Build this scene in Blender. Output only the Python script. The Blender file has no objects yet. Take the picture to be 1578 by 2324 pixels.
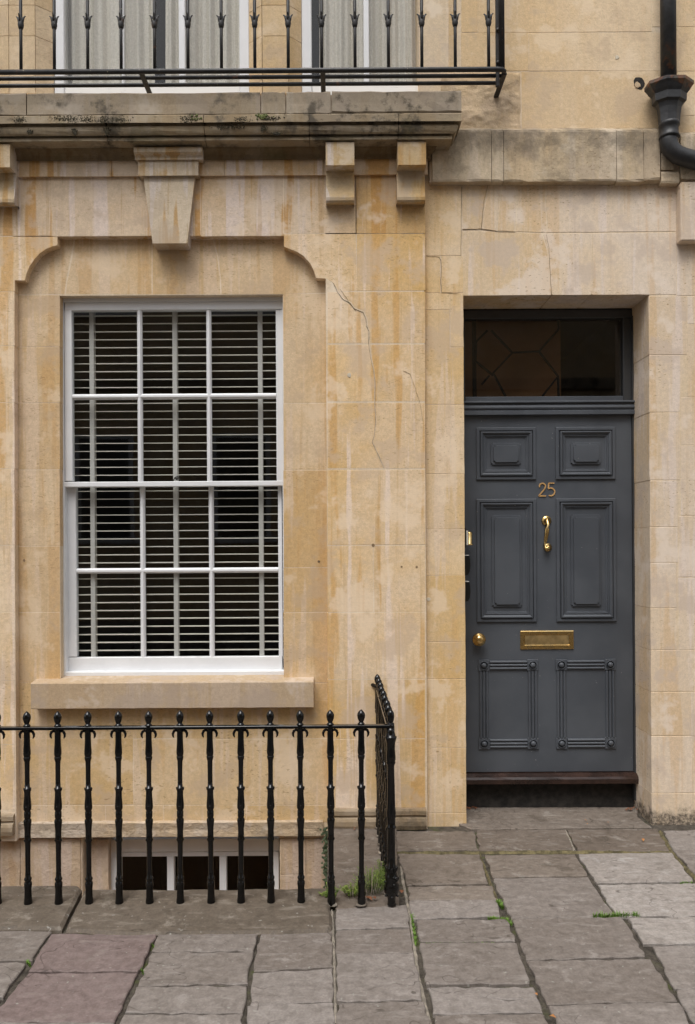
import bpy, math, random
from mathutils import Vector, noise as mnoise
R = math.radians
rng = random.Random(7)

# ------------------------------------------------------------------ camera, sky, sun, exposure
FPX, CX, CY, TH, D, EZ = 1785.0, 760.0, 1235.0, 0.006, 4.3, 1.535
scn = bpy.context.scene
col = scn.collection
cam_d = bpy.data.cameras.new('camera'); cam = bpy.data.objects.new('camera', cam_d); col.objects.link(cam)
cam_d.sensor_fit = 'HORIZONTAL'; cam_d.sensor_width = 36; cam_d.lens = 36*FPX/1578
cam_d.shift_x = (789-CX)/1578; cam_d.shift_y = (CY-1162)/1578
cam_d.clip_start = 0.05; cam_d.clip_end = 500
cam.location = (0, -D, EZ); cam.rotation_euler = (R(90), TH, 0)
scn.camera = cam
scn.render.resolution_x = 695; scn.render.resolution_y = 1024

world = bpy.data.worlds.new('World'); scn.world = world; world.use_nodes = True
wn = world.node_tree.nodes; wl = world.node_tree.links; wn.clear()
SUN_EL, SUN_AZ = R(62), R(-20)          # azimuth measured from the street side towards +X
sky = wn.new('ShaderNodeTexSky'); sky.sky_type = 'NISHITA'; sky.sun_disc = False
sky.sun_elevation = SUN_EL; sky.sun_rotation = R(180)-SUN_AZ
sky.air_density = 1.0; sky.dust_density = 4.0; sky.ozone_density = 1.0
hs = wn.new('ShaderNodeHueSaturation'); hs.inputs['Saturation'].default_value = 0.26
bg = wn.new('ShaderNodeBackground'); bg.inputs['Strength'].default_value = 0.135
wo = wn.new('ShaderNodeOutputWorld')
wl.new(sky.outputs[0], hs.inputs['Color']); wl.new(hs.outputs[0], bg.inputs['Color']); wl.new(bg.outputs[0], wo.inputs[0])
sun_d = bpy.data.lights.new('sun', 'SUN'); sun = bpy.data.objects.new('sun', sun_d); col.objects.link(sun)
sun_d.energy = 1.35; sun_d.angle = R(30); sun_d.color = (1.0, 0.985, 0.955)
sdir = Vector((math.sin(SUN_AZ)*math.cos(SUN_EL), -math.cos(SUN_AZ)*math.cos(SUN_EL), math.sin(SUN_EL)))
sun.rotation_euler = sdir.to_track_quat('Z', 'Y').to_euler(); sun.location = (2, -8, 9)
scn.view_settings.view_transform = 'Standard'; scn.view_settings.look = 'None'
scn.view_settings.gamma = 1.0; scn.view_settings.use_curve_mapping = False
scn.view_settings.exposure = 0.46

# ------------------------------------------------------------------ helpers: pixel reading -> metres on a plane
def wx(px, py, Y): return ((px-CX) - TH*(py-CY))*(D+Y)/FPX
def wz(px, py, Y): return EZ - ((py-CY) + TH*(px-CX))*(D+Y)/FPX
def rect(x0, x1, y0, y1, Y):
    ym, xm = (y0+y1)/2, (x0+x1)/2
    return wx(x0, ym, Y), wx(x1, ym, Y), wz(xm, y1, Y), wz(xm, y0, Y)      # X0 X1 Zlow Zhigh
def poly(pts, Y): return [(wx(a, b, Y), wz(a, b, Y)) for a, b in pts]
def ground(px, py, Zg=0.0):
    v = (py-CY) + TH*(px-CX); d = (EZ-Zg)*FPX/v
    return ((px-CX) - TH*(py-CY))*d/FPX, d - D

# ------------------------------------------------------------------ helpers: objects
def link(name, data, parent=None):
    o = bpy.data.objects.new(name, data); col.objects.link(o)
    if parent is not None: o.parent = parent
    return o
def tag(o, label=None, cat=None, group=None, kind=None):
    if label: o['label'] = label
    if cat: o['category'] = cat
    if group: o['group'] = group
    if kind: o['kind'] = kind
    return o
def thing(name, label, cat, group=None, loc=(0, 0, 0)):
    o = link(name, None); o.location = loc; o.empty_display_size = 0.1
    return tag(o, label, cat, group)
class MB:
    def __init__(s): s.v, s.f, s.sm = [], [], []
    def add(s, vs, fs, smooth=False):
        b = len(s.v); s.v += [tuple(p) for p in vs]; s.f += [[b+i for i in f] for f in fs]; s.sm += [smooth]*len(fs); return s
    def box(s, x0, x1, y0, y1, z0, z1, b=0.0):
        if x0 > x1: x0, x1 = x1, x0
        if y0 > y1: y0, y1 = y1, y0
        if z0 > z1: z0, z1 = z1, z0
        if b <= 0:
            vs = [(x, y, z) for z in (z0, z1) for y in (y0, y1) for x in (x0, x1)]
            return s.add(vs, [(0, 2, 3, 1), (4, 5, 7, 6), (0, 1, 5, 4), (2, 6, 7, 3), (0, 4, 6, 2), (1, 3, 7, 5)])
        b = min(b, (x1-x0)/2.01, (y1-y0)/2.01, (z1-z0)/2.01)
        vs = []; idx = {}
        for i, x in enumerate((x0, x1)):
            for j, y in enumerate((y0, y1)):
                for k, z in enumerate((z0, z1)):
                    sx, sy, sz = (1, -1)[i], (1, -1)[j], (1, -1)[k]
                    idx[i, j, k, 0] = len(vs); vs.append((x, y+sy*b, z+sz*b))
                    idx[i, j, k, 1] = len(vs); vs.append((x+sx*b, y, z+sz*b))
                    idx[i, j, k, 2] = len(vs); vs.append((x+sx*b, y+sy*b, z))
        g = lambda i, j, k, a: idx[i, j, k, a]
        fs = []
        for i in (0, 1):
            q = [g(i, 0, 0, 0), g(i, 1, 0, 0), g(i, 1, 1, 0), g(i, 0, 1, 0)]; fs.append(q if i else q[::-1])
            q = [g(0, i, 0, 1), g(1, i, 0, 1), g(1, i, 1, 1), g(0, i, 1, 1)]; fs.append(q[::-1] if i else q)
            q = [g(0, 0, i, 2), g(1, 0, i, 2), g(1, 1, i, 2), g(0, 1, i, 2)]; fs.append(q if i else q[::-1])
        for a in (0, 1):
            for c in (0, 1):
                q = [g(a, c, 0, 0), g(a, c, 1, 0), g(a, c, 1, 1), g(a, c, 0, 1)]; fs.append(q if (a == c) else q[::-1])
                q = [g(a, 0, c, 0), g(a, 0, c, 2), g(a, 1, c, 2), g(a, 1, c, 0)]; fs.append(q if (a == c) else q[::-1])
                q = [g(0, a, c, 1), g(1, a, c, 1), g(1, a, c, 2), g(0, a, c, 2)]; fs.append(q if (a != c) else q[::-1])
                for d in (0, 1):
                    q = [g(a, c, d, 0), g(a, c, d, 1), g(a, c, d, 2)]; fs.append(q if (a+c+d) % 2 else q[::-1])
        return s.add(vs, fs)
    def prism(s, P, Y, depth, b=0.002):               # P ccw in (X,Z) seen from the street
        if area(P) < 0: P = P[::-1]
        n = len(P); q = inset(P, b)
        vs = [(x, Y, z) for x, z in q] + [(x, Y+b, z) for x, z in P] + [(x, Y+depth, z) for x, z in P]
        fs = [list(range(n)), [2*n+i for i in range(n)][::-1]]
        for i in range(n):
            j = (i+1) % n
            fs += [(i, n+i, n+j, j), (n+i, 2*n+i, 2*n+j, n+j)]
        return s.add(vs, fs)
    def slab(s, P, ztop, depth, b=0.006, zf=None):    # P ccw in (X,Y) seen from above
        if area(P) < 0: P = P[::-1]
        n = len(P); q = inset(P, b); z = zf or (lambda x, y: ztop)
        vs = [(x, y, z(x, y)) for x, y in q] + [(x, y, z(x, y)-b) for x, y in P] + [(x, y, ztop-depth) for x, y in P]
        fs = [list(range(n))]
        for i in range(n):
            j = (i+1) % n
            fs += [(i, n+i, n+j, j), (n+i, 2*n+i, 2*n+j, n+j)]
        return s.add(vs, fs)
    def lathe(s, prof, c=(0, 0, 0), n=14, axis='z', smooth=True):
        vs, fs = [], []
        for r, h in prof:
            for k in range(n):
                a = 2*math.pi*k/n; u, w = r*math.cos(a), r*math.sin(a)
                if axis == 'z': vs.append((c[0]+u, c[1]+w, c[2]+h))
                elif axis == 'y': vs.append((c[0]+u, c[1]-h, c[2]+w))
                else: vs.append((c[0]+h, c[1]+u, c[2]+w))
        for i in range(len(prof)-1):
            for k in range(n):
                k2 = (k+1) % n; q = (i*n+k, i*n+k2, (i+1)*n+k2, (i+1)*n+k)
                fs.append(q)
        fs.append(list(range(n))[::-1]); fs.append([(len(prof)-1)*n+k for k in range(n)])
        return s.add(vs, fs, smooth)
    def tube(s, pts, rad, n=8, smooth=True, flat=1.0):
        pts = [Vector(p) for p in pts]; m = len(pts)
        rs = rad if isinstance(rad, (list, tuple)) else [rad]*m
        t0 = (pts[1]-pts[0]).normalized()
        up = Vector((0, 1, 0)) if abs(t0.y) < 0.9 else Vector((0, 0, 1))
        vs, fs = [], []
        for i, p in enumerate(pts):
            t = (pts[min(i+1, m-1)]-pts[max(i-1, 0)]).normalized()
            a = t.cross(up).normalized(); b2 = a.cross(t).normalized()
            for k in range(n):
                g = 2*math.pi*k/n
                vs.append(p + a*math.cos(g)*rs[i] + b2*math.sin(g)*rs[i]*flat)
        for i in range(m-1):
            for k in range(n):
                k2 = (k+1) % n; fs.append((i*n+k, i*n+k2, (i+1)*n+k2, (i+1)*n+k))
        fs.append(list(range(n))[::-1]); fs.append([(m-1)*n+k for k in range(n)])
        return s.add(vs, fs, smooth)
    def mould(s, prof, x0, x1, back, ret=False, seg=1, jit=0.0, e0=None):
        # prof: list of (Y,Z) top -> bottom, run along X; ret: mitred return at the right end about pier plane e0
        xs = [x0+(x1-x0)*i/seg for i in range(seg+1)]; m = len(prof); vs, fs = [], []
        for i, x in enumerate(xs):
            for (y, z) in prof:
                xx = x + (e0-y if ret and i == seg else 0)
                vs.append((xx, y+rng.uniform(-jit, jit), z+rng.uniform(-jit, jit)))
        for i in range(seg):
            for k in range(m-1):
                fs.append((i*m+k, i*m+k+1, (i+1)*m+k+1, (i+1)*m+k))
        b = len(vs)
        for i in (0, seg):                            # back verts
            for k, (y, z) in enumerate(prof): vs.append((vs[i*m+k][0], back, z))
        for k in range(m-1):
            fs.append((k, b+k, b+k+1, k+1)); fs.append((seg*m+k, seg*m+k+1, b+m+k+1, b+m+k))
        fs.append([0] + [i*m for i in range(1, seg+1)] + [b+m, b])
        fs.append(([m-1] + [i*m+m-1 for i in range(1, seg+1)] + [b+2*m-1, b+m-1])[::-1])
        return s.add(vs, fs)
    def ring(s, x0, x1, z0, z1, Y, prof):             # nested rectangles: prof = (inset, proud)
        vs, fs = [], []
        for (i, p) in prof: vs += [(x0+i, Y-p, z0+i), (x1-i, Y-p, z0+i), (x1-i, Y-p, z1-i), (x0+i, Y-p, z1-i)]
        for k in range(len(prof)-1):
            for c in range(4):
                d = (c+1) % 4; fs.append((k*4+c, k*4+d, k*4+4+d, k*4+4+c))
        return s.add(vs, fs)
    def stroke(s, pts, w, Y, t):                      # flat raised ribbon in the XZ plane
        n = len(pts); L, Rr = [], []
        for i, p in enumerate(pts):
            a = Vector(pts[max(i-1, 0)]); b = Vector(pts[min(i+1, n-1)]); tt = (b-a).normalized(); nn = Vector((-tt.y, tt.x))
            L.append(Vector(p)+nn*w/2); Rr.append(Vector(p)-nn*w/2)
        vs = [(p.x, Y-t, p.y) for p in L] + [(p.x, Y-t, p.y) for p in Rr] + [(p.x, Y, p.y) for p in L] + [(p.x, Y, p.y) for p in Rr]
        fs = []
        for i in range(n-1):
            fs += [(i, n+i, n+i+1, i+1), (2*n+i, i, i+1, 2*n+i+1), (n+i, 3*n+i, 3*n+i+1, n+i+1)]
        fs += [(0, 2*n, 3*n, n), (n-1, 2*n-1, 4*n-1, 3*n-1)]
        return s.add(vs, fs)
    def mesh(s, name, mat):
        m = bpy.data.meshes.new(name); m.from_pydata(s.v, [], s.f); m.update()
        m.polygons.foreach_set('use_smooth', s.sm)
        if mat: m.materials.append(mat)
        return m
    def build(s, name, mat, parent=None): return link(name, s.mesh(name, mat), parent)

def area(P): return sum(P[i][0]*P[(i+1) % len(P)][1]-P[(i+1) % len(P)][0]*P[i][1] for i in range(len(P)))/2
def inset(P, d):
    n = len(P); out = []
    for i in range(n):
        p0, p1, p2 = Vector(P[i-1]), Vector(P[i]), Vector(P[(i+1) % n])
        e1, e2 = (p1-p0), (p2-p1)
        if e1.length < 1e-7 or e2.length < 1e-7: out.append(tuple(p1)); continue
        e1.normalize(); e2.normalize()
        n1, n2 = Vector((-e1.y, e1.x)), Vector((-e2.y, e2.x))
        b = n1+n2; k = max(1+n1.dot(n2), 0.35)
        out.append(tuple(p1+b*(d/k)))
    return out
def rough(P, step, amp):
    if area(P) < 0: P = P[::-1]
    out = []; n = len(P)
    for i in range(n):
        a, b = Vector(P[i]), Vector(P[(i+1) % n]); L = (b-a).length; k = max(1, int(L/step))
        t = (b-a)/max(L, 1e-6); nn = Vector((-t.y, t.x))
        for j in range(k):
            p = a+(b-a)*((j+(rng.uniform(-.25, .25) if j else 0))/k)
            out.append(tuple(p+nn*(rng.uniform(-amp, amp)) + (t*rng.uniform(-amp, amp) if j else Vector((0, 0)))))
    return out

# ------------------------------------------------------------------ procedural materials
class NT:
    def __init__(s, name):
        s.m = bpy.data.materials.new(name); s.m.use_nodes = True
        s.t = s.m.node_tree; s.t.nodes.clear(); s.out = s.t.nodes.new('ShaderNodeOutputMaterial')
        s.geo = s.t.nodes.new('ShaderNodeNewGeometry'); s.P = s.geo.outputs['Position']
        s.oi = s.t.nodes.new('ShaderNodeObjectInfo'); s.rnd = s.oi.outputs['Random']
    def n(s, typ, ins=None, **kw):
        nd = s.t.nodes.new(typ)
        for k, v in kw.items(): setattr(nd, k, v)
        for k, v in (ins or {}).items(): s.set(nd.inputs[k], v)
        return nd
    def set(s, inp, v):
        if isinstance(v, bpy.types.NodeSocket): s.t.links.new(v, inp)
        elif isinstance(v, (tuple, list)) and len(v) == 3 and inp.type == 'RGBA': inp.default_value = (*v, 1)
        else: inp.default_value = v
    def map(s, vec, scale=(1, 1, 1), loc=(0, 0, 0)):
        return s.n('ShaderNodeMapping', {'Vector': vec, 'Scale': scale, 'Location': loc}).outputs[0]
    def noise(s, scale, detail=4, rough=.55, vec=None, sc=None, loc=(0, 0, 0), dist=0.0):
        vec = vec or s.P
        if sc or loc != (0, 0, 0): vec = s.map(vec, sc or (1, 1, 1), loc)
        return s.n('ShaderNodeTexNoise', {'Vector': vec, 'Scale': scale, 'Detail': detail, 'Roughness': rough, 'Distortion': dist}).outputs[0]
    def voro(s, scale, vec=None, feature='F1', out=0):
        nd = s.n('ShaderNodeTexVoronoi', {'Vector': vec or s.P, 'Scale': scale}, feature=feature); return nd.outputs[out]
    def ramp(s, fac, a, b, lo=0.0, hi=1.0):
        return s.n('ShaderNodeMapRange', {0: fac, 1: a, 2: b, 3: lo, 4: hi}, interpolation_type='SMOOTHSTEP').outputs[0]
    def mth(s, op, a, b=0.0, c=0.0, clamp=False):
        nd = s.n('ShaderNodeMath', {0: a, 1: b, 2: c}, operation=op); nd.use_clamp = clamp; return nd.outputs[0]
    def mul(s, a, b): return s.mth('MULTIPLY', a, b)
    def mix(s, fac, a, b, mode='MIX'):
        nd = s.t.nodes.new('ShaderNodeMix'); nd.data_type = 'RGBA'; nd.blend_type = mode
        s.set(nd.inputs[0], fac); s.set(nd.inputs[6], a); s.set(nd.inputs[7], b); return nd.outputs[2]
    def xyz(s, vec=None):
        nd = s.n('ShaderNodeSeparateXYZ', {0: vec or s.P}); return nd.outputs
    def bump(s, h, strength, dist=0.002, normal=None):
        i = {'Height': h, 'Strength': strength, 'Distance': dist}
        if normal is not None: i['Normal'] = normal
        return s.n('ShaderNodeBump', i).outputs[0]
    def bsdf(s, color, rough=.8, normal=None, metal=0.0, spec=.5, **kw):
        i = {'Base Color': color, 'Roughness': rough, 'Metallic': metal, 'Specular IOR Level': spec}
        if normal is not None: i['Normal'] = normal
        i.update(kw)
        b = s.n('ShaderNodeBsdfPrincipled', i); s.t.links.new(b.outputs[0], s.out.inputs[0]); return s.m

GOLD = (0.565, 0.385, 0.192); PALE = (0.575, 0.44, 0.29); PINK = (0.55, 0.415, 0.285); GREY = (0.36, 0.29, 0.20)
def stone_mat(name, a, b, streak=0.5, shade=1.0, black=0.0, pit=1.0, coarse=0.0, side=0.0, green=0.0, blackz=None, lowgrime=0.0):
    s = NT(name); x, y, z = s.xyz()
    big = s.noise(1.5, 4, .62, loc=(3, 1, 7))
    k = s.ramp(big, .40, .60)
    if side:                                            # the paler Bath stone towards the right-hand neighbour
        k = s.mth('ADD', s.mul(k, .55), s.ramp(x, 0.9, 2.0, 0, side), clamp=True)
    c = s.mix(k, a, b)
    # per-block tone
    c = s.mix(.42, c, s.mix(s.rnd, (a[0]*.84, a[1]*.78, a[2]*.68), (b[0]*1.1, b[1]*1.11, b[2]*1.16)))
    # water streaks, long vertical drips with own shapes
    st = s.mth('ADD', s.mul(s.noise(1.0, 3, .62, sc=(11, 11, .55)), .5), s.mul(s.noise(1.0, 4, .6, sc=(5, 5, .42), loc=(2, 0, 3)), .5))
    st2 = s.noise(1.0, 3, .6, sc=(24, 24, .9), loc=(5, 2, 1))
    c = s.mix(s.mul(s.ramp(st, .525, .56), streak*.8), c, (b[0]*1.08, b[1]*1.12, b[2]*1.32))
    c = s.mix(s.mul(s.ramp(st, .47, .43), streak*.6), c, (a[0]*.86, a[1]*.72, a[2]*.52))
    c = s.mix(s.mul(s.ramp(st2, .58, .66), streak*.35), c, (a[0]*.74, a[1]*.70, a[2]*.70))
    # grain, mottling
    g = s.noise(48, 4, .7); g2 = s.noise(150, 2, .6)
    c = s.mix(1.0, c, s.mix(s.ramp(g, .25, .75), (.90, .895, .885), (1.07, 1.07, 1.07)), 'MULTIPLY')
    c = s.mix(1.0, c, s.mix(s.ramp(g2, .3, .7), (.93, .93, .925), (1.05, 1.05, 1.05)), 'MULTIPLY')
    blot = s.noise(4.2, 4, .65, loc=(9, 4, 2))
    c = s.mix(s.mul(s.ramp(blot, .53, .63), .6), c, (b[0]*.80, b[1]*.77, b[2]*.78))
    c = s.mix(s.mul(s.ramp(blot, .46, .37), .6), c, (b[0]*1.12, b[1]*1.14, b[2]*1.2))
    # bedding pits: short dark horizontal ticks
    pn = s.noise(1.0, 2, .5, sc=(44, 44, 130)); pm = s.noise(3.2, 3, .5, loc=(1, 8, 3))
    pits = s.mul(s.ramp(pn, .63, .68), s.ramp(pm, .44, .60))
    c = s.mix(s.mul(pits, .55*pit), c, (a[0]*.42, a[1]*.36, a[2]*.28))
    if black:
        bl = s.noise(7.5, 6, .72, loc=(2, 2, 2)); bm = s.noise(3.2, 5, .65, loc=(6, 1, 4))
        f = s.mul(s.ramp(bl, .47, .60), s.ramp(bm, .44, .58))
        if blackz: f = s.mth('MAXIMUM', s.mul(f, .5), s.mul(s.ramp(s.mth('ADD', z, s.mul(s.mth('SUBTRACT', s.noise(1, 7, .7, sc=(9, 9, 2.5), loc=(1, 1, 9)), .5), .55)), blackz[0], blackz[1]), s.ramp(bl, .30, .62)))
        c = s.mix(s.mul(f, black), c, (.045, .038, .03))
        c = s.mix(s.mul(s.ramp(bm, .35, .6), black*.35), c, (.20, .165, .12))
    if lowgrime:
        gl = s.noise(16, 6, .7); f = s.mul(s.ramp(s.mth('ADD', z, s.mul(s.mth('SUBTRACT', gl, .5), .26)), .085, .02), s.ramp(s.noise(60, 5, .7), .35, .6, .35, 1))
        c = s.mix(s.mul(f, lowgrime), c, (.06, .05, .04))
    if green:
        gm = s.noise(4.0, 5, .65, loc=(4, 7, 2)); c = s.mix(s.mul(s.ramp(gm, .52, .66), green), c, (.09, .085, .035))
    if shade != 1.0: c = s.mix(1.0, c, (shade, shade, shade), 'MULTIPLY')
    tool = s.noise(1.0, 3, .6, sc=(14, 14, 210))
    h = s.mth('ADD', s.mul(g, .6), s.mul(tool, .35)); h = s.mth('SUBTRACT', h, s.mul(pits, .9*pit))
    nrm = s.bump(h, .34, .0035)
    if coarse:
        r1 = s.noise(20, 5, .75, dist=.6); r2 = s.noise(6, 4, .6)
        nrm = s.bump(s.mth('ADD', r1, r2), coarse, .03, nrm)
    return s.bsdf(c, .88, nrm, spec=.25)

M = {}
M['gold'] = stone_mat('golden_limestone', (0.61, .41, .195), (.645, .495, .325), .6, pit=.7)
M['frieze'] = stone_mat('streaked_limestone', (0.62, .41, .19), (.65, .52, .38), 1.4, pit=.5)
M['pier'] = stone_mat('pier_limestone', (0.70, .47, .205), (.74, .58, .40), 1.05, pit=.7)
M['pale'] = stone_mat('pale_limestone', (0.70, .515, .285), (.70, .59, .475), .55, pit=1.2, side=.8, lowgrime=.9)
M['door_jamb'] = stone_mat('jamb_limestone', (0.70, .49, .235), (.72, .565, .385), .55, pit=1.2)
M['upper'] = stone_mat('upper_limestone', (0.68, .485, .26), (.70, .55, .37), .15, pit=.6, coarse=.12)
M['quoin'] = stone_mat('quoin_limestone', (0.64, .46, .245), (.68, .535, .36), .1, pit=.5, coarse=.2)
M['rubble'] = stone_mat('rough_limestone', (0.62, .46, .28), (.68, .54, .38), .2, coarse=.3, black=.2)
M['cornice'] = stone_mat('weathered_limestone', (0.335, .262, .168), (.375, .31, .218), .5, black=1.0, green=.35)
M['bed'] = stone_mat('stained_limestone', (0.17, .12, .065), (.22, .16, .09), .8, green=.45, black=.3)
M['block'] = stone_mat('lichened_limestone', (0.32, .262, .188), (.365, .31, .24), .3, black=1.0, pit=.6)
M['string'] = stone_mat('string_limestone', (0.62, .485, .32), (.62, .515, .375), .35, black=.62, blackz=(3.55, 3.72), coarse=.15)
M['bracket'] = stone_mat('bracket_limestone', (0.52, .37, .185), (.54, .45, .335), 1.3, pit=.5)
M['sill'] = stone_mat('sill_limestone', (0.50, .385, .265), (.52, .425, .33), .3, pit=.5)
M['base'] = stone_mat('plinth_limestone', (0.30, .215, .125), (.32, .25, .17), .3, black=.5, green=.25)
M['lower'] = stone_mat('area_limestone', (0.64, .455, .235), (.66, .515, .35), .5)
M['baserub'] = stone_mat('basement_limestone', (0.52, .385, .255), (.54, .43, .325), .6, coarse=.3)
M['ledge'] = stone_mat('flaking_ledge_limestone', (0.54, .395, .235), (.50, .42, .33), .1, coarse=.55, black=.25)
M['mortar'] = stone_mat('pale_mortar', (0.70, .56, .39), (.74, .62, .47), .2, pit=0)

def simple(name, colr, rough=.6, metal=0.0, spec=.5, nscale=30, var=.12, bump=.1, bscale=None, bd=.002):
    s = NT(name); n = s.noise(nscale, 5, .65)
    lo = tuple(c*(1-var) for c in colr); hi = tuple(c*(1+var) for c in colr)
    c = s.mix(s.ramp(n, .3, .7), lo, hi)
    nb = s.noise(bscale or nscale, 5, .6)
    return s.bsdf(c, rough, s.bump(nb, bump, bd) if bump else None, metal, spec)
M['white'] = simple('white_gloss_paint', (.735, .74, .752), .38, nscale=6, var=.03, bump=.06, bscale=40)
def flaky():
    s = NT('flaking_white_paint'); n = s.noise(1, 7, .7, sc=(14, 14, 60)); m = s.noise(4, 4, .6)
    f = s.mul(s.ramp(n, .60, .66), s.ramp(m, .45, .6))
    c = s.mix(f, (.80, .79, .77), (.26, .22, .18))
    return s.bsdf(c, .5, s.bump(s.mth('SUBTRACT', 1.0, f), .4, .003))
M['flaky'] = flaky()
def doorpaint():
    s = NT('dark_grey_door_paint'); n = s.noise(3.5, 5, .6); g = s.noise(1, 4, .6, sc=(60, 60, 5)); sc = s.noise(70, 2, .5); sm = s.noise(6, 3, .6)
    c = s.mix(s.ramp(n, .3, .7), (.058, .065, .077), (.076, .084, .097))
    c = s.mix(s.mul(s.ramp(sc, .735, .76), s.ramp(sm, .5, .6)), c, (.30, .30, .29))
    r = s.ramp(n, .3, .7, .42, .56)
    return s.bsdf(c, r, s.bump(s.mth('ADD', s.mul(g, .5), s.noise(160, 2)), .08, .002), spec=.45)
M['door'] = doorpaint()
M['darkframe'] = simple('charcoal_frame_paint', (.040, .041, .043), .45, nscale=8, var=.15, bump=.08)
M['black'] = simple('black_gloss_enamel', (.003, .0028, .0027), .12, spec=.4, nscale=14, var=.4, bump=.12, bscale=60, bd=.0015)
M['blackplastic'] = simple('black_plastic', (.006, .006, .006), .3, bump=0)
def iron():
    s = NT('weathered_black_iron'); n = s.noise(22, 6, .7); l = s.noise(60, 4, .6); m = s.noise(3, 3, .6)
    c = s.mix(s.ramp(n, .35, .6), (.009, .009, .010), (.024, .022, .021))
    c = s.mix(s.mul(s.ramp(n, .57, .66), s.ramp(m, .5, .65)), c, (.10, .042, .02))
    c = s.mix(s.mul(s.ramp(l, .68, .72), s.ramp(m, .42, .55)), c, (.34, .31, .22))
    return s.bsdf(c, .5, s.bump(n, .35, .003))
M['iron'] = iron()
def pipe():
    s = NT('blistered_black_pipe_paint'); n = s.noise(18, 6, .7); x, y, z = s.xyz(); m = s.noise(5, 4, .6, loc=(3, 3, 3))
    c = s.mix(s.ramp(n, .3, .7), (.016, .016, .017), (.030, .031, .034))
    f = s.mul(s.ramp(m, .44, .50), s.mul(s.ramp(z, 3.88, 3.94), s.ramp(z, 4.30, 4.05)))
    c = s.mix(f, c, s.mix(s.ramp(n, .4, .6), (.16, .06, .024), (.06, .055, .04)))
    return s.bsdf(c, .48, s.bump(s.mth('ADD', n, s.mul(f, .8)), .4, .004))
M['pipe'] = pipe()
def brass():
    s = NT('polished_brass'); n = s.noise(14, 5, .65)
    c = s.mix(s.ramp(n, .35, .7), (.60, .40, .15), (.84, .62, .29))
    return s.bsdf(c, s.ramp(n, .3, .7, .34, .16), s.bump(s.noise(40, 3), .05, .002), 1.0)
M['brass'] = brass()
M['brassdull'] = simple('tarnished_brass', (.42, .30, .14), .5, .9, nscale=20, var=.25, bump=.06)
M['bronze'] = simple('bronze_numerals', (.78, .47, .19), .4, .5, nscale=40, var=.2, bump=.05)
M['wood'] = simple('dark_varnished_wood', (.030, .016, .012), .22, nscale=9, var=.5, bump=.25, bscale=24)
M['void'] = simple('recess_shade_stone', (.018, .0155, .013), .9, nscale=26, var=.6, bump=.5, bscale=40, bd=.006)  # near-black: shade below the threshold and in the hole painted as colour
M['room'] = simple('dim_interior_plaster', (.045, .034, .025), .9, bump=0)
M['brownpanel'] = simple('brown_inner_panel', (.14, .068, .028), .9, nscale=3, var=.2, bump=0)
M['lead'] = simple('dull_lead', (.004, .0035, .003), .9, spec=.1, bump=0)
M['slat'] = simple('cream_slat_paint', (.80, .775, .69), .5, bump=0, var=.03)
M['tape'] = simple('grey_blind_tape', (.56, .55, .53), .9, nscale=200, var=.08, bump=0)
def glass(name, refl, wave=.04):
    s = NT(name); fc = s.n('ShaderNodeLayerWeight', {'Blend': .5}).outputs['Facing']; fr = s.mth('ADD', .034, s.mul(s.mth('POWER', fc, 4.0), .8))
    nb = s.bump(s.noise(5, 2, .4), wave, .004)
    f = s.mth('MULTIPLY', fr, refl, clamp=True)
    tr = s.n('ShaderNodeBsdfTransparent', {'Color': (.90, .91, .90)})
    gl = s.n('ShaderNodeBsdfGlossy', {'Color': (1, 1, 1), 'Roughness': .015, 'Normal': nb})
    mx = s.n('ShaderNodeMixShader', {0: f, 1: tr.outputs[0], 2: gl.outputs[0]})
    s.t.links.new(mx.outputs[0], s.out.inputs[0]); return s.m
M['glass'] = glass('old_window_glass', 1.25)
M['farglass'] = simple('dark_far_glass', (.035, .034, .033), .12, bump=0)
def linen():
    s = NT('grey_linen'); w = s.mth('ADD', s.noise(1, 3, .6, sc=(160, 30, 60)), s.noise(1, 3, .6, sc=(60, 30, 160)))
    c = s.mix(s.ramp(w, .75, 1.25), (.57, .535, .475), (.68, .64, .575))
    x, y, z = s.xyz()
    b = s.bsdf(c, .95, s.bump(w, .2, .002), spec=.1); return b
M['linen'] = linen()
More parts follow.
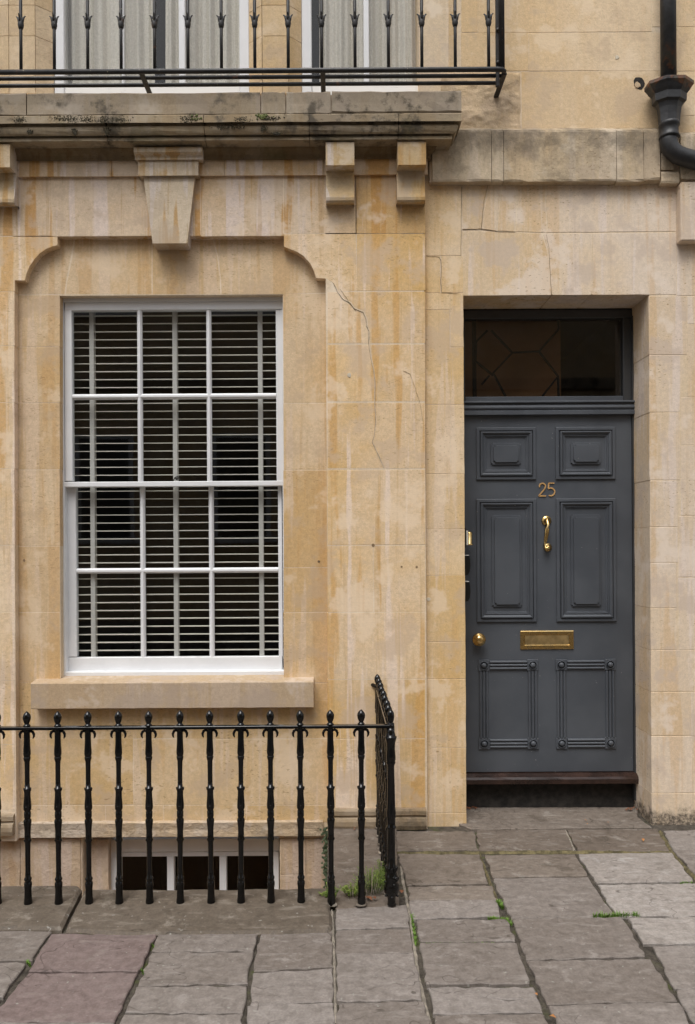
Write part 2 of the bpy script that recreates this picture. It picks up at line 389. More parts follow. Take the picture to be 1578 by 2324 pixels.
def flag(name, a, b, light, dirt=.3):
    s = NT(name); big = s.noise(2.8, 4, .65); g = s.noise(30, 5, .72); g2 = s.noise(110, 3, .6); st = s.noise(1, 4, .6, sc=(7, 26, 7))
    c = s.mix(s.ramp(big, .35, .65), a, b)
    c = s.mix(.5, c, s.mix(s.rnd, (a[0]*.72, a[1]*.69, a[2]*.68), (b[0]*1.22, b[1]*1.26, b[2]*1.32)))
    c = s.mix(1.0, c, s.mix(s.ramp(g, .25, .75), (.74, .73, .72), (1.2, 1.2, 1.2)), 'MULTIPLY')
    c = s.mix(1.0, c, s.mix(s.ramp(g2, .3, .7), (.9, .9, .9), (1.1, 1.1, 1.1)), 'MULTIPLY')
    c = s.mix(s.mul(s.ramp(st, .55, .7), .35), c, light)
    wh = s.noise(7, 5, .72, loc=(4, 4, 4)); c = s.mix(s.mul(s.ramp(wh, .56, .68), .5), c, light)
    sp = s.noise(46, 2, .5, loc=(1, 5, 1)); c = s.mix(s.mul(s.ramp(sp, .70, .73), .7), c, (.30, .29, .26))
    dk = s.noise(6, 5, .7, loc=(8, 1, 4)); c = s.mix(s.mul(s.ramp(dk, .54, .68), dirt), c, (a[0]*.42, a[1]*.40, a[2]*.36))
    # riven surface: terraces of thin bedding layers with ragged edges
    lv = s.noise(2.8, 3, .55, sc=(1, 1.5, 1), loc=(2, 6, 1), dist=.4)
    q = s.mth('DIVIDE', s.n('ShaderNodeMath', {0: s.mul(lv, 8.0)}, operation='FLOOR').outputs[0], 8.0)
    h = s.mth('ADD', s.mul(q, 1.0), s.mul(lv, .5))
    frac = s.n('ShaderNodeMath', {0: s.mul(lv, 8.0)}, operation='FRACT').outputs[0]
    ed = s.mul(s.ramp(frac, .085, .02), s.ramp(s.noise(4.5, 3, .6, loc=(7, 7, 1)), .50, .60))
    c = s.mix(s.mul(ed, .65), c, (a[0]*.3, a[1]*.28, a[2]*.26))
    nrm = s.bump(h, .9, .05); nrm = s.bump(s.mth('ADD', g, s.mul(g2, .35)), .38, .006, nrm)
    return s.bsdf(c, s.ramp(g, .3, .7, .62, .86), nrm, spec=.35)
M['flag'] = flag('riven_pennant_flagstone', (.180, .154, .133), (.218, .191, .170), (.34, .31, .285))
M['flagpurple'] = flag('purple_pennant_flagstone', (.158, .116, .106), (.185, .142, .130), (.25, .21, .19), .15)
M['flaglight'] = flag('pale_pennant_flagstone', (.24, .21, .185), (.295, .265, .238), (.44, .42, .40))
M['flagdark'] = flag('brown_worn_flagstone', (.150, .122, .098), (.185, .153, .125), (.34, .31, .275), .55)
M['coping'] = flag('dark_coping_stone', (.115, .093, .070), (.145, .118, .092), (.32, .285, .24), .6)
def dirt():
    s = NT('gritty_joint_dirt'); n = s.noise(30, 7, .75); m = s.noise(3.5, 4, .6); g = s.noise(12, 5, .6, loc=(3, 3, 3))
    c = s.mix(s.ramp(n, .3, .7), (.034, .027, .020), (.115, .097, .075))
    c = s.mix(s.mul(s.ramp(m, .48, .6), s.ramp(g, .45, .6)), c, (.075, .085, .022))
    return s.bsdf(c, .95, s.bump(n, .9, .02))
M['dirt'] = dirt()
M['jointmortar'] = simple('pale_joint_mortar', (.24, .21, .17), .9, nscale=30, var=.4, bump=.6, bscale=35, bd=.008)
M['mossjoint'] = simple('mossy_joint_mortar', (.115, .095, .045), .95, nscale=30, var=.5, bump=.7, bscale=45, bd=.01)
def leafmat(name, a, b, tr=.3):
    s = NT(name); n = s.noise(35, 3, .6); c = s.mix(s.ramp(n, .3, .7), a, b)
    return s.bsdf(c, .55, None, spec=.3)
M['grass'] = leafmat('fresh_grass', (.085, .17, .022), (.16, .27, .045))
M['weed'] = leafmat('weed_leaves', (.065, .115, .022), (.14, .21, .045))
M['weedlight'] = leafmat('yellow_green_leaves', (.17, .25, .04), (.24, .31, .06))
M['ivy'] = leafmat('dark_ivy_leaves', (.04, .06, .03), (.085, .11, .06))
M['moss'] = leafmat('dark_moss', (.035, .029, .018), (.075, .062, .032))
M['mossgreen'] = leafmat('green_moss', (.06, .07, .018), (.12, .14, .03))
M['dead'] = leafmat('dead_brown_leaf', (.16, .06, .03), (.26, .11, .055))
M['orange'] = leafmat('dry_orange_leaf', (.36, .14, .045), (.42, .20, .07))
M['asphalt'] = simple('asphalt', (.05, .05, .05), .9, nscale=60, var=.3, bump=.5)
M['crack'] = simple('crack_shadow_dirt', (.22, .15, .085), .95, nscale=40, var=.4, bump=0)
M['patch'] = simple('pale_filler', (.60, .53, .42), .9, nscale=30, var=.12, bump=.4, bscale=60)

# ------------------------------------------------------------------ the setting: ground, lightwell, road
AREA_X0, AREA_X1, AREA_YF = -4.2, -0.045, -0.86          # sunk area in front of the left house
def sheet(name, quads, mat, z):
    b = MB()
    for (x0, x1, y0, y1) in quads: b.add([(x0, y0, z), (x1, y0, z), (x1, y1, z), (x0, y1, z)], [(0, 1, 2, 3)])
    return b.build(name, mat)
pavement = tag(sheet('pavement', [(-60, 60, -2.75, AREA_YF), (AREA_X1, 60, AREA_YF, .32)], M['dirt'], -0.013), kind='structure')
road = tag(sheet('road', [(-60, 60, -9.2, -2.9)], M['asphalt'], -0.14), kind='structure')
b = MB(); b.box(-60, 60, -2.9, -2.752, -.2, 0, .01); tag(b.build('kerb', M['flag']), kind='structure')
b = MB(); b.box(-60, 60, -11.6, -9.2, -.2, -.01, .01); tag(b.build('far_pavement', M['flag']), kind='structure')
b = MB(); b.add([(-200, -200, -.25), (200, -200, -.25), (200, -11.5, -.25), (-200, -11.5, -.25)], [(0, 1, 2, 3)])
tag(b.build('ground', M['asphalt']), kind='structure')
b = MB()
b.add([(AREA_X0, AREA_YF, -2.3), (AREA_X1, AREA_YF, -2.3), (AREA_X1, .3, -2.3), (AREA_X0, .3, -2.3)], [(0, 1, 2, 3)])
b.box(AREA_X0, AREA_X1, AREA_YF-.2, AREA_YF, -2.3, -.07); b.box(AREA_X1, AREA_X1+.2, AREA_YF-.2, -.03, -2.3, -.03); b.box(AREA_X0-.2, AREA_X0, AREA_YF-.2, 0, -2.3, -.03)
tag(b.build('basement_area', M['baserub']), kind='structure')

# flagstones, traced corner by corner, each its own piece of the pavement
def fl(pts, mat='flag', z=0.0, amp=.006, tilt=.0035, name='flagstone', parent=None, depth=.06):
    P = [ground(a, b_, z) for a, b_ in pts]
    if area(P) < 0: P = P[::-1]
    P = rough(inset(P, -.0015), .032, amp); cx = sum(p[0] for p in P)/len(P); cy = sum(p[1] for p in P)/len(P)
    tx, ty, dz = rng.uniform(-tilt, tilt), rng.uniform(-tilt, tilt), rng.uniform(-.003, .003)
    m = MB().slab(P, z, depth, .0035, lambda x, y: z+dz+(x-cx)*tx*2+(y-cy)*ty*2)
    return m.build(name, M[mat], parent or pavement)
A = lambda L: [(x/2, 1941.7+y/2) for x, y in L]
B = lambda L: [(789+x/2, 1910.9+y/2) for x, y in L]
C = lambda L: [(789+x/2, 1602.7+y/2) for x, y in L]
fl(A([(-260, 345), (236, 333), (140, 472), (-330, 468)]))
fl(A([(-340, 480), (116, 488), (8, 640), (-430, 640)]))
fl(A([(-440, 652), (-6, 655), (-80, 752), (-520, 752)]))
fl(A([(237, 357), (708, 362), (630, 527), (132, 525)]), 'flagpurple')
fl(A([(127, 532), (624, 533), (522, 750), (-90, 752), (18, 668)]), 'flagpurple')
fl(A([(-95, 762), (515, 760), (455, 900), (-200, 900)]))
fl(A([(722, 362), (1171, 356), (1150, 432), (690, 437)]))
fl(A([(688, 440), (1149, 436), (1122, 574), (630, 584)]))
fl(A([(624, 592), (1118, 588), (1104, 710), (570, 706)]))
fl(A([(563, 718), (1100, 718), (1090, 900), (480, 900)]))
fl(A([(1184, 352), (1504, 338), (1508, 504), (1156, 526)]))
fl(A([(1154, 533), (1508, 513), (1511, 658), (1137, 674)]))
fl(A([(1132, 681), (1512, 664), (1514, 757), (1129, 766)]))
fl(A([(1127, 772), (1515, 763), (1518, 900), (1112, 900)]))
fl([(764, 2062), (923, 2054), (928.5, 2104), (764, 2108)])
fl([(764, 2111), (929.5, 2107), (938, 2160), (765, 2163)])
fl([(765, 2166), (939, 2163), (959, 2270), (767, 2273)])
fl([(767, 2276), (961, 2273), (996, 2390), (770, 2390)])
fl(B([(230, 58), (600, 60), (640, 188), (272, 197)]), 'flagdark')
fl(B([(277, 203), (655, 199), (676, 262), (284, 266)]), 'flagdark')
fl(B([(285, 268), (677, 264), (694, 338), (297, 349)]))
fl(B([(318, 354), (722, 352), (763, 450), (328, 450)]))
fl(B([(332, 458), (766, 457), (828, 640), (360, 642)]))
fl(B([(362, 656), (842, 655), (860, 706), (735, 714), (520, 688), (372, 664)]))
fl(B([(373, 670), (520, 694), (733, 720), (862, 710), (882, 774), (390, 782)]))
fl(B([(394, 790), (890, 782), (985, 980), (440, 980)]))
fl(B([(628, 62), (1032, 58), (1090, 154), (660, 160)]), 'flagdark')
fl(B([(662, 164), (1094, 158), (1214, 335), (744, 344)]), 'flag')
fl(B([(752, 348), (1240, 339), (1353, 515), (812, 529)]))
fl(B([(820, 541), (1374, 529), (1494, 719), (906, 734)]))
fl(B([(910, 741), (1502, 728), (1640, 980), (1040, 980)]))
fl(B([(1046, 56), (1472, 50), (1570, 178), (1132, 185)]), 'flaglight')
fl(B([(1138, 193), (1600, 188), (1720, 334), (1222, 334)]), 'flaglight')
fl(B([(1276, 346), (1730, 343), (1830, 462), (1345, 463)]), 'flaglight')
fl(B([(1390, 474), (1840, 470), (2000, 660), (1484, 660)]))
fl(B([(1490, 667), (2010, 667), (2150, 850), (1590, 850)]))
fl(B([(1600, 860), (2160, 860), (2280, 980), (1668, 980)]))
fl(B([(1482, 40), (1800, 20), (1960, 170), (1600, 170)]))
fl(B([(1610, 180), (1970, 180), (2090, 320), (1730, 320)]))
fl(C([(222, 566), (575, 566), (592, 650), (224, 656)]), 'flagdark')
fl(C([(582, 563), (985, 559), (1020, 650), (604, 655)]), 'flagdark')
fl(C([(1003, 561), (1404, 555), (1464, 653), (1048, 658)]), 'flagdark')
fl(C([(1436, 566), (1800, 556), (1880, 640), (1482, 652)]))
fl(C([(500, 532), (545, 446), (1312, 446), (1320, 500), (1378, 548), (985, 553), (560, 560)]), 'flagdark', amp=.006)
fl([(748, 1874), (899, 1873), (901, 1931), (905, 2052), (832, 2056), (763, 2061)], 'flagdark', z=0.004, amp=.003)
# pavement out of frame, laid the same way
gx = -3.6
for r_, (ya, yb) in enumerate([(-2.30, -1.96), (-2.73, -2.32)]):
    gx = -3.6+r_*.2
    while gx < 3.6:
        w_ = rng.uniform(.4, .7)
        P = rough([(gx, ya), (gx+w_-.015, ya), (gx+w_-.015, yb), (gx, yb)], .05, .004)
        MB().slab(P, 0, .06, .007).build('flagstone', M['flag'], pavement); gx += w_
for (x0, x1, y0, y1) in [(-2.4, -1.92, -1.9, -1.55), (-2.4, -1.8, -1.53, -1.22), (2.1, 2.6, -.62, -.2), (2.1, 2.7, -1.1, -.64), (2.2, 2.8, -1.9, -1.2), (2.0, 2.6, -.18, 0)]:
    MB().slab(rough([(x0, y0), (x1, y0), (x1, y1), (x0, y1)], .05, .004), 0, .06, .007).build('flagstone', M['flag'], pavement)
def joint(pts, w, mat, z=-.006):
    b = MB(); G = [ground(*p) for p in pts]; L, Rr = [], []
    Q = []
    for i in range(len(G)-1):
        k = max(1, int((Vector(G[i+1])-Vector(G[i])).length/.03))
        Q += [Vector(G[i]).lerp(Vector(G[i+1]), j/k) for j in range(k)]
    Q.append(Vector(G[-1]))
    vs, fs = [], []
    for i, p in enumerate(Q):
        t = (Q[min(i+1, len(Q)-1)]-Q[max(i-1, 0)]).normalized(); n_ = Vector((-t.y, t.x))
        for sgn in (1, 0, -1):
            q = p+n_*sgn*w*rng.uniform(.42, .6); vs.append((q.x, q.y, z+(rng.uniform(0, .006) if sgn == 0 else -.012)))
    for i in range(len(Q)-1):
        for k in (0, 1): fs.append((i*3+k, i*3+k+1, i*3+4+k, i*3+3+k))
    return b.add(vs, fs, True).build('joint', M[mat], pavement)
joint(C([(225, 661), (600, 658), (1020, 656), (1470, 660)]), .022, 'mossjoint', -.003)
joint([(753, 2063), (756, 2110), (759, 2180), (762, 2320)], .014, 'jointmortar', -.004)
joint(C([(990, 560), (1032, 655)]), .02, 'jointmortar', -.003)
joint(C([(1420, 560), (1475, 655), (1530, 720), (1600, 790)]), .026, 'mossjoint', -.004)
joint(C([(598, 660), (640, 770), (690, 900)]), .02, 'mossjoint', -.006)
joint([(907, 1935), (916, 2000), (926, 2050), (934, 2090), (948, 2200), (962, 2260), (980, 2330)], .02, 'jointmortar', -.007)

# coping under the railing
plinth = thing('railing_plinth', 'dark worn coping stone running under the black railing', 'coping')
def cop(pts, name='coping_stone'):
    P = [ground(a, b_, .012) for a, b_ in pts]
    if area(P) < 0: P = P[::-1]
    P = rough(P, .06, .006)
    zf = lambda x, y: .012 + .016*max(0, min(1, (y+1.2)/.32))
    return MB().slab(P, .02, .1, .012, zf).build(name, M['coping'], plinth)
cop([(-420, 2022), (-100, 2019), (120, 2017), (180, 2016), (188, 2024), (166, 2058), (143, 2106), (-420, 2106)])
cop([(192, 2026), (240, 2025), (440, 2026), (620, 2024), (744, 2022), (751, 2062), (753, 2110), (590, 2115), (300, 2118), (150, 2110), (170, 2060)])

# ------------------------------------------------------------------ left house
YP, YW = -.035, .015
house = thing('townhouse', 'golden limestone townhouse front with white sash window, carved keystone and cornice', 'house')
wall = MB()
XL, XE = -4.2, wx(966, 900, YP)
wo_ = rect(137, 643, 671, 1540, YW)      # window opening
g = .0006
def back_with_hole(m, x0, x1, z0, z1, h, y0, y1):
    hx0, hx1, hz0, hz1 = h
    m.box(x0, hx0, y0, y1, z0, z1); m.box(hx1, x1, y0, y1, z0, z1)
    m.box(hx0+1e-4, hx1-1e-4, y0, y1, hz1, z1); m.box(hx0+1e-4, hx1-1e-4, y0, y1, z0, hz0)
zA = wz(400, 1900, YW); zTop = wz(400, 400, YP)
back_with_hole(wall, XL, XE-.004, zA, zTop+.3, (wo_[0]-.004, wo_[1]+.004, wo_[2]-.02, wo_[3]+.004), YW+g, .16)
xs_ = wx(742, 1200, YP)
wall.box(xs_+.002, XE-.003, YP+g, YW+g-.001, -.06, zTop)
wall.box(XL+.002, wx(34, 1200, YP)-.002, YP+g, YW+g-.001, zA+.002, zTop)
wall.box(XL+.002, XE-.003, YP+g, YW+g-.001, wz(400, 533, YP), zTop-.002)
hw = wall.build('wall', M['mortar'], house)
def st(parent, P, Y, mat, depth=.05, gap=.0011, bev=.0013, jit=.0007, name='stone', tone=.0002):
    if area(P) < 0: P = P[::-1]
    P = rough(inset(P, gap), .07, jit)
    return MB().prism(P, Y+rng.uniform(-tone, tone), depth, bev).build(name, M[mat], parent)
def sr(parent, x0, x1, y0, y1, Y, mat, depth=.05, **k):
    a, b_, c, d = rect(x0, x1, y0, y1, Y); return st(parent, [(a, c), (b_, c), (b_, d), (a, d)], Y, mat, depth, **k)
# frieze stones, under the cornice
for (a, b_) in [(-500, -180), (-180, 118), (118, 345), (345, 455), (455, 644), (644, 808), (808, 966)]:
    sr(hw, a, b_, 396, 536.2 if b_ < 700 else 530, YP, 'frieze')
# spandrel corners
st(hw, poly([(-160, 536.4), (131, 536.4), (131, 557), (118, 560), (104, 566), (90, 576), (78, 589), (68, 604), (61, 620), (57, 637), (34, 637), (34, 662), (-160, 662)], YP), YP, 'pier', .055, jit=.0003)
st(hw, poly([(644, 530.3), (742, 530.3), (808, 530.3), (812, 660), (770, 662), (755, 642), (742, 633), (717, 631), (713, 616), (704, 598), (690, 582), (673, 571), (656, 565), (644, 560)], YP), YP, 'pier', .055, jit=.0003)
# left strip and pier
for (a, b_) in [(662, 785), (785, 914), (914, 1064), (1064, 1238), (1238, 1390), (1390, 1545), (1545, 1690), (1690, 1838)]:
    sr(hw, -160, 33.5, a, b_, YP, 'pier', .055)
sr(hw, 810, 966, 530, 660, YP, 'pier')
CR = [(757, 642), (765, 660), (778, 679), (795, 688), (803, 700), (824, 708), (831, 724), (833, 741), (838, 752), (837, 780)]
st(hw, poly([(743, 662), (765, 662), (778, 681), (795, 690), (803, 702), (823, 710), (829.5, 724), (831.5, 741), (836, 753), (836, 779), (743, 779)], YP), YP, 'pier', .055)
st(hw, poly([(768, 662), (812, 662), (966, 661), (966, 779), (839, 779), (839.5, 752), (835, 740), (833, 722), (826, 706), (805, 698), (797, 686), (781, 677)], YP), YP, 'pier', .055)
st(hw, poly([(743, 782), (838, 782), (842, 810), (848, 840), (851, 870), (850, 911), (743, 911)], YP), YP, 'pier', .055)
st(hw, poly([(839.3, 782), (966, 781), (966, 911), (851.3, 911), (852.3, 870), (849.3, 840), (843.3, 810)], YP), YP, 'pier', .055)
st(hw, poly([(743, 914), (850, 914), (853, 955), (850, 985), (845, 1003), (855, 1025), (872, 1063), (743, 1063)], YP), YP, 'pier', .055)
st(hw, poly([(851.2, 914), (966, 914), (966, 1063), (873.5, 1063), (856.3, 1025), (846.3, 1003), (851.3, 985), (854.3, 955)], YP), YP, 'pier', .055)
for (x0, x1, a, b_) in [(743, 966, 1066, 1237), (743, 848, 1238, 1390), (848, 966, 1238, 1390), (743, 966, 1390, 1542), (743, 966, 1542, 1677), (743, 966, 1677, 1838)]:
    sr(hw, x0, x1, a, b_, YP, 'pier', .055)
# window bay: lintel, jamb stones, apron
for pts in [[(30, 530), (170, 530), (162, 580), (150, 640), (147, 668), (30, 668)], [(172, 530), (345, 530), (345, 668), (149, 668), (152, 640), (164, 580)],
            [(346, 530), (480, 530), (493, 580), (499, 625), (501, 668), (346, 668)], [(481.5, 530), (750, 530), (750, 664), (645, 668), (502.5, 668), (500.5, 625), (494.5, 580)]]:
    st(hw, poly(pts, YW), YW, 'gold', .058)
for (a, b_) in [(669, 787), (787, 914), (914, 1066), (1066, 1240), (1240, 1390), (1390, 1550)]:
    sr(hw, 30, 136.5, a, b_, YW, 'gold', .07)
for (a, b_) in [(666, 915), (915, 1067), (1067, 1288), (1288, 1390), (1390, 1550)]:
    sr(hw, 643.5, 750, a, b_, YW, 'gold', .07)
for (x0, x1, a, b_) in [(-180, 72, 1550, 1677), (72, 400, 1590, 1677), (400, 750, 1590, 1677), (712, 750, 1550, 1590), (-180, 303, 1677, 1828), (303, 485, 1677, 1828), (485, 750, 1677, 1828),
                        (-180, 60, 1828, 1868), (60, 240, 1828, 1868), (240, 372, 1828, 1868), (372, 560, 1828, 1868), (560, 750, 1828, 1868)]:
    sr(hw, x0, x1, a, b_, YW, 'lower', .05)
# mortar filler and cracks on the pier
def crack(parent, pts, Y, w=.002):
    P = [(wx(a, c, Y), wz(a, c, Y)) for a, c in pts]; Q = []
    for i in range(len(P)-1):
        for j in range(4):
            p = Vector(P[i]).lerp(Vector(P[i+1]), j/4); Q.append((p.x+rng.uniform(-.0012, .0012), p.y+rng.uniform(-.0012, .0012)))
    Q.append(P[-1]); m = MB(); ww = w
    for i in range(0, len(Q)-1, 2):
        ww = w*(.35+.9*rng.random()); m.stroke(Q[i:i+3], ww, Y+.004, .0062)
    return m.build('crack', M['crack'], parent)
crack(hw, CR, YP, .0020); crack(hw, [(837, 780), (841, 810), (848, 840), (852, 870), (851, 911), (853, 955), (850, 985), (845, 1003), (855, 1025), (872, 1063)], YP, .0008)
crack(hw, [(916, 842), (931, 848), (937, 866), (944, 885), (955, 920), (960, 955)], YP, .0009)
crack(hw, [(772, 656), (784, 672), (795, 690), (808, 706)], YP, .0012)
crack(ewo, [(968, 581), (996, 583), (1001, 590), (1002, 620), (1000, 634), (1003, 664)], 0.0, .0024) if 0 else None
# band and bed moulding, cornice and blocking course
def P_(p, py, px=500): return (YP-p, wz(px, py, YP-p))
def mprof(lst): return [P_(p, py) for p, py in lst]
cor = MB(); cornice = cor.box(XL, XE+.0, YP+.01, .2, wz(500, 398, YP)-.0, wz(500, 205, YP)-.03).build('cornice', M['mortar'], house)
prof_c = mprof([(.12, 259), (.170, 259.5), (.176, 261), (.176, 277), (.148, 278.5), (.146, 284.5), (.160, 285.5), (.160, 287)]) \
    + mprof([(.160, 291), (.157, 296), (.152, 301), (.146, 305.5), (.122, 307), (.121, 310.5), (.133, 311.5), (.133, 318)]) + [(YP-.055, P_(.133, 318)[1])]
jx = [XL, -2.6, wx(-160, 300, -.2), wx(240, 300, -.2), wx(463, 300, -.2), wx(702, 300, -.2), wx(905, 300, -.2), XE]
for i in range(len(jx)-1):
    last = i == len(jx)-2
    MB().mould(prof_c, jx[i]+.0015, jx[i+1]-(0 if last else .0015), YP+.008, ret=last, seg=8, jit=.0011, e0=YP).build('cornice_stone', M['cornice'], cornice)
prof_b = mprof([(.061, 326), (.061, 334), (.056, 338), (.046, 344), (.037, 351), (.033, 357), (.033, 362), (.018, 363)])
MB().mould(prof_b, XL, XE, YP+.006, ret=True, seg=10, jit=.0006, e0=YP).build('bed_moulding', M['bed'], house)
prof_d = mprof([(.0175, 360), (.018, 366), (.018, 398), (.010, 399.5), (.002, 400)])
jb = [XL, wx(-60, 380, YP), wx(255, 380, YP), wx(510, 380, YP), wx(735, 380, YP), XE]
band = MB().box(XL, XE-.001, YP-.002, .0, P_(.018, 396)[1], P_(.018, 364)[1]).build('frieze_band', M['mortar'], house)
for i in range(len(jb)-1):
    last = i == len(jb)-2
    MB().mould(prof_d, jb[i]+.0012, jb[i+1]-(0 if last else .0012), YP+.004, ret=last, seg=4, jit=.0006, e0=YP).build('stone', M['frieze'], band)
YB = YP-.174; zb1, zb0 = wz(500, 208, YB), wz(500, 262.5, YB)
blk = MB().box(XL, wx(1040, 235, YB), YB+.02, .3, zb0+.004, zb1-.008).build('blocking_course', M['mortar'], house)
for i, (a, b_) in enumerate([(-700, -300), (-300, 60), (60, 592), (592, 649), (649, 752), (752, 1049)]):
    X0, X1 = wx(a, 235, YB)+.003, wx(b_, 235, YB)-.003
    n_ = 10; r_ = .012 if i < 5 else .02
    pr = [(.05, zb1+.002), (YB+.008, zb1+.001), (YB, zb1-.008), (YB+.001, (zb0+zb1)/2), (YB, zb0+r_), (YB+r_*.6, zb0+r_*.25), (YB+.035, zb0)]
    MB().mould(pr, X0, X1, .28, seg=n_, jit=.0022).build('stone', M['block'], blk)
# brackets
def bracket(x0, x1):
    pr = mprof([(.12, 322.5), (.121, 325), (.121, 375.5), (.046, 377), (.046, 382)])
    zz = lambda p, py: (YP-p, wz(500, py, YP-p))
    pr = [zz(.10, 323), zz(.121, 324), zz(.121, 376)] + [(YP-.047, zz(.121, 376)[1]), zz(.045, 400), zz(.050, 418), zz(.060, 436), zz(.068, 449), zz(.066, 456), zz(.058, 461), zz(.045, 464), zz(.012, 466)]
    X0, X1 = wx(x0, 350, YP-.121), wx(x1, 350, YP-.121)
    return MB().mould(pr, X0, X1, YP+.01, seg=3, jit=.0005).build('bracket', M['bracket'], house)
bracket(739.5, 804.5); bracket(903, 967.5); bracket(-43, 22.5)
# keystone
key = MB()
def kp(p, py): return (YP-p, wz(383, py, YP-p))
X = lambda px, py, p: wx(px, py, YP-p)
key.mould([kp(.09, 333), kp(.095, 336), kp(.095, 344), kp(.085, 349), kp(.075, 352), kp(.068, 357), kp(.068, 362), kp(.055, 363)], X(304, 345, .09), X(459, 345, .09), YP+.005, seg=4, jit=.0004)
key.mould([kp(.055, 362.5), kp(.056, 365), kp(.056, 398), kp(.045, 399)], X(313.5, 380, .056), X(450, 380, .056), YP+.005, seg=4, jit=.0004)
pt, pb = .036, .052
T = [(X(325, 400, pt), YP-pt, kp(pt, 396)[1]), (X(443, 400, pt), YP-pt, kp(pt, 396)[1])]
Bt = [(X(346.5, 552, pb), YP-pb, kp(pb, 552)[1]), (X(425, 552, pb), YP-pb, kp(pb, 552)[1])]
vs = [T[0], T[1], Bt[1], Bt[0]] + [(p[0], YW+.01, p[2]) for p in (T[0], T[1], Bt[1], Bt[0])]
key.add(vs, [(3, 2, 1, 0), (4, 5, 6, 7), (0, 1, 5, 4), (1, 2, 6, 5), (2, 3, 7, 6), (3, 0, 4, 7)])
key.build('keystone', M['bracket'], house)
# pier bases
def pbase(x0, x1, dy=0):
    zz = lambda p, py: (YP-p, wz(855, py+dy, YP-p))
    pr = [zz(0.0, 1833), zz(.018, 1837), zz(.024, 1842), zz(.024, 1851), zz(.014, 1853), zz(.016, 1855), zz(.030, 1859), zz(.036, 1866), zz(.036, 1876), zz(.03, 1884)]
    return MB().mould(pr, wx(x0, 1855, YP), wx(x1, 1855, YP), YP+.02, seg=8, jit=.0012).build('pier_base', M['base'], house)
pbase(744, 967); pbase(-200, 34, 8)
# lower ledge and basement wall stones
led = rect(-300, 733, 1868, 1902, YW-.02)
MB().mould([(YW-.004, led[3]+.004), (YW-.022, led[3]-.002), (YW-.020, (led[2]+led[3])/2), (YW-.022, led[2]+.004), (YW-.01, led[2])], led[0], led[1], .1, seg=40, jit=.002).build('basement_lintel', M['ledge'], house)
bz0 = -2.25
bw = MB(); xo0, xo1 = wx(187, 1960, .02), wx(634, 1960, .02)
bw.box(XL, xo0-.003, .028, .3, bz0, led[2]-.001); bw.box(xo1+.003, AREA_X1+.05, .028, .3, bz0, led[2]-.001); bw.box(xo0-.003, xo1+.003, .028, .3, bz0, -.75)
bwo = bw.build('basement_wall', M['mortar'], house)
for (x0, x1, y0, y1) in [(-300, -40, 1903, 2100), (-40, 46, 1903, 2100), (46, 184, 1903, 2100), (-300, 184, 2101, 2400), (636, 695, 1903, 1985), (636, 695, 1985, 2100), (695, 742, 1903, 2100), (636, 742, 2101, 2400)]:
    sr(bwo, x0, x1, y0, y1, .02, 'baserub', .06, jit=.002)
sr(bwo, 205, 248, 1906, 2400, .07, 'baserub', .1); 

# ------------------------------------------------------------------ the sash window
win = MB(); 
def bar(m, x0, x1, y0, y1, Y, depth, b=.003):
    a, b_, c, d = rect(x0, x1, y0, y1, Y); m.box(a, b_, Y, Y+depth, c, d, b); return m
bar(win, 139, 646, 675, 684, .064, .10); bar(win, 139, 146.3, 684.3, 1533, .064, .10); bar(win, 641.5, 649, 684.3, 1533, .064, .10)
bar(win, 139, 649, 1524, 1534, .066, .12)
window = win.build('sash_window', M['white'], house)
U, Lw = .0685, .112
def sub(name, x0, x1, y0, y1, Y, depth, mat='white', b=.003, par=None): return bar(MB(), x0, x1, y0, y1, Y, depth, b).build(name, M[mat], par or window)
sub('rail', 146.5, 641.3, 684.5, 703, U, .042); sub('stile', 146.5, 163.5, 703.3, 1092, U+.0004, .042); sub('stile', 627, 641.3, 703.3, 1092, U+.0004, .042)
sub('meeting_rail', 143, 645, 1092.3, 1104, U-.002, .043)
def gbar_v(px, y0, y1, Y): 
    a, b_, c, d = rect(px-5.5, px+5.5, y0, y1, Y); m = MB(); cx = (a+b_)/2
    vs = []; pr = [(a, Y+.012), (cx-.005, Y), (cx+.005, Y), (b_, Y+.012), (b_, Y+.03), (a, Y+.03)]
    for z in (c, d): vs += [(x_, y_, z) for x_, y_ in pr]
    n_ = len(pr); return m.add(vs, [(i, (i+1) % n_, n_+(i+1) % n_, n_+i) for i in range(n_)]).build('glazing_bar', M['white'], window)
def gbar_h(x0, x1, py, Y):
    a, b_, c, d = rect(x0, x1, py-6, py+6, Y); m = MB(); cz = (c+d)/2
    pr = [(Y+.012, c), (Y-.0008, cz-.005), (Y-.0008, cz+.005), (Y+.012, d), (Y+.03, d), (Y+.03, c)]
    vs = [(x_, y_, z_) for x_ in (a, b_) for y_, z_ in pr]; n_ = len(pr)
    return m.add(vs, [(i, n_+i, n_+(i+1) % n_, (i+1) % n_) for i in range(n_)]).build('glazing_bar', M['white'], window)
for px in (316.5, 474): gbar_v(px, 703.5, 1092, U)
gbar_h(163.7, 626.8, 898.5, U+.0005)
for px in (323, 479.5): gbar_v(px, 1103, 1492, Lw)
gbar_h(173, 632, 1295, Lw+.0005)
sub('stile', 147, 173, 1100, 1491, Lw, .042); sub('stile', 632, 641, 1100, 1491, Lw, .042); sub('rail', 147, 641, 1491.3, 1524, Lw-.0005, .042)
def pane(x0, x1, y0, y1, Y, par, name='pane'):
    a, b_, c, d = rect(x0, x1, y0, y1, Y)
    return MB().add([(a, Y, c), (b_, Y, c), (b_, Y, d), (a, Y, d)], [(0, 1, 2, 3)]).build(name, M['glass'], par)
for (x0, x1) in ((161, 315), (318, 472), (476, 629)):
    pane(x0, x1, 701, 897, U+.022, window); pane(x0, x1, 900, 1095, U+.022, window)
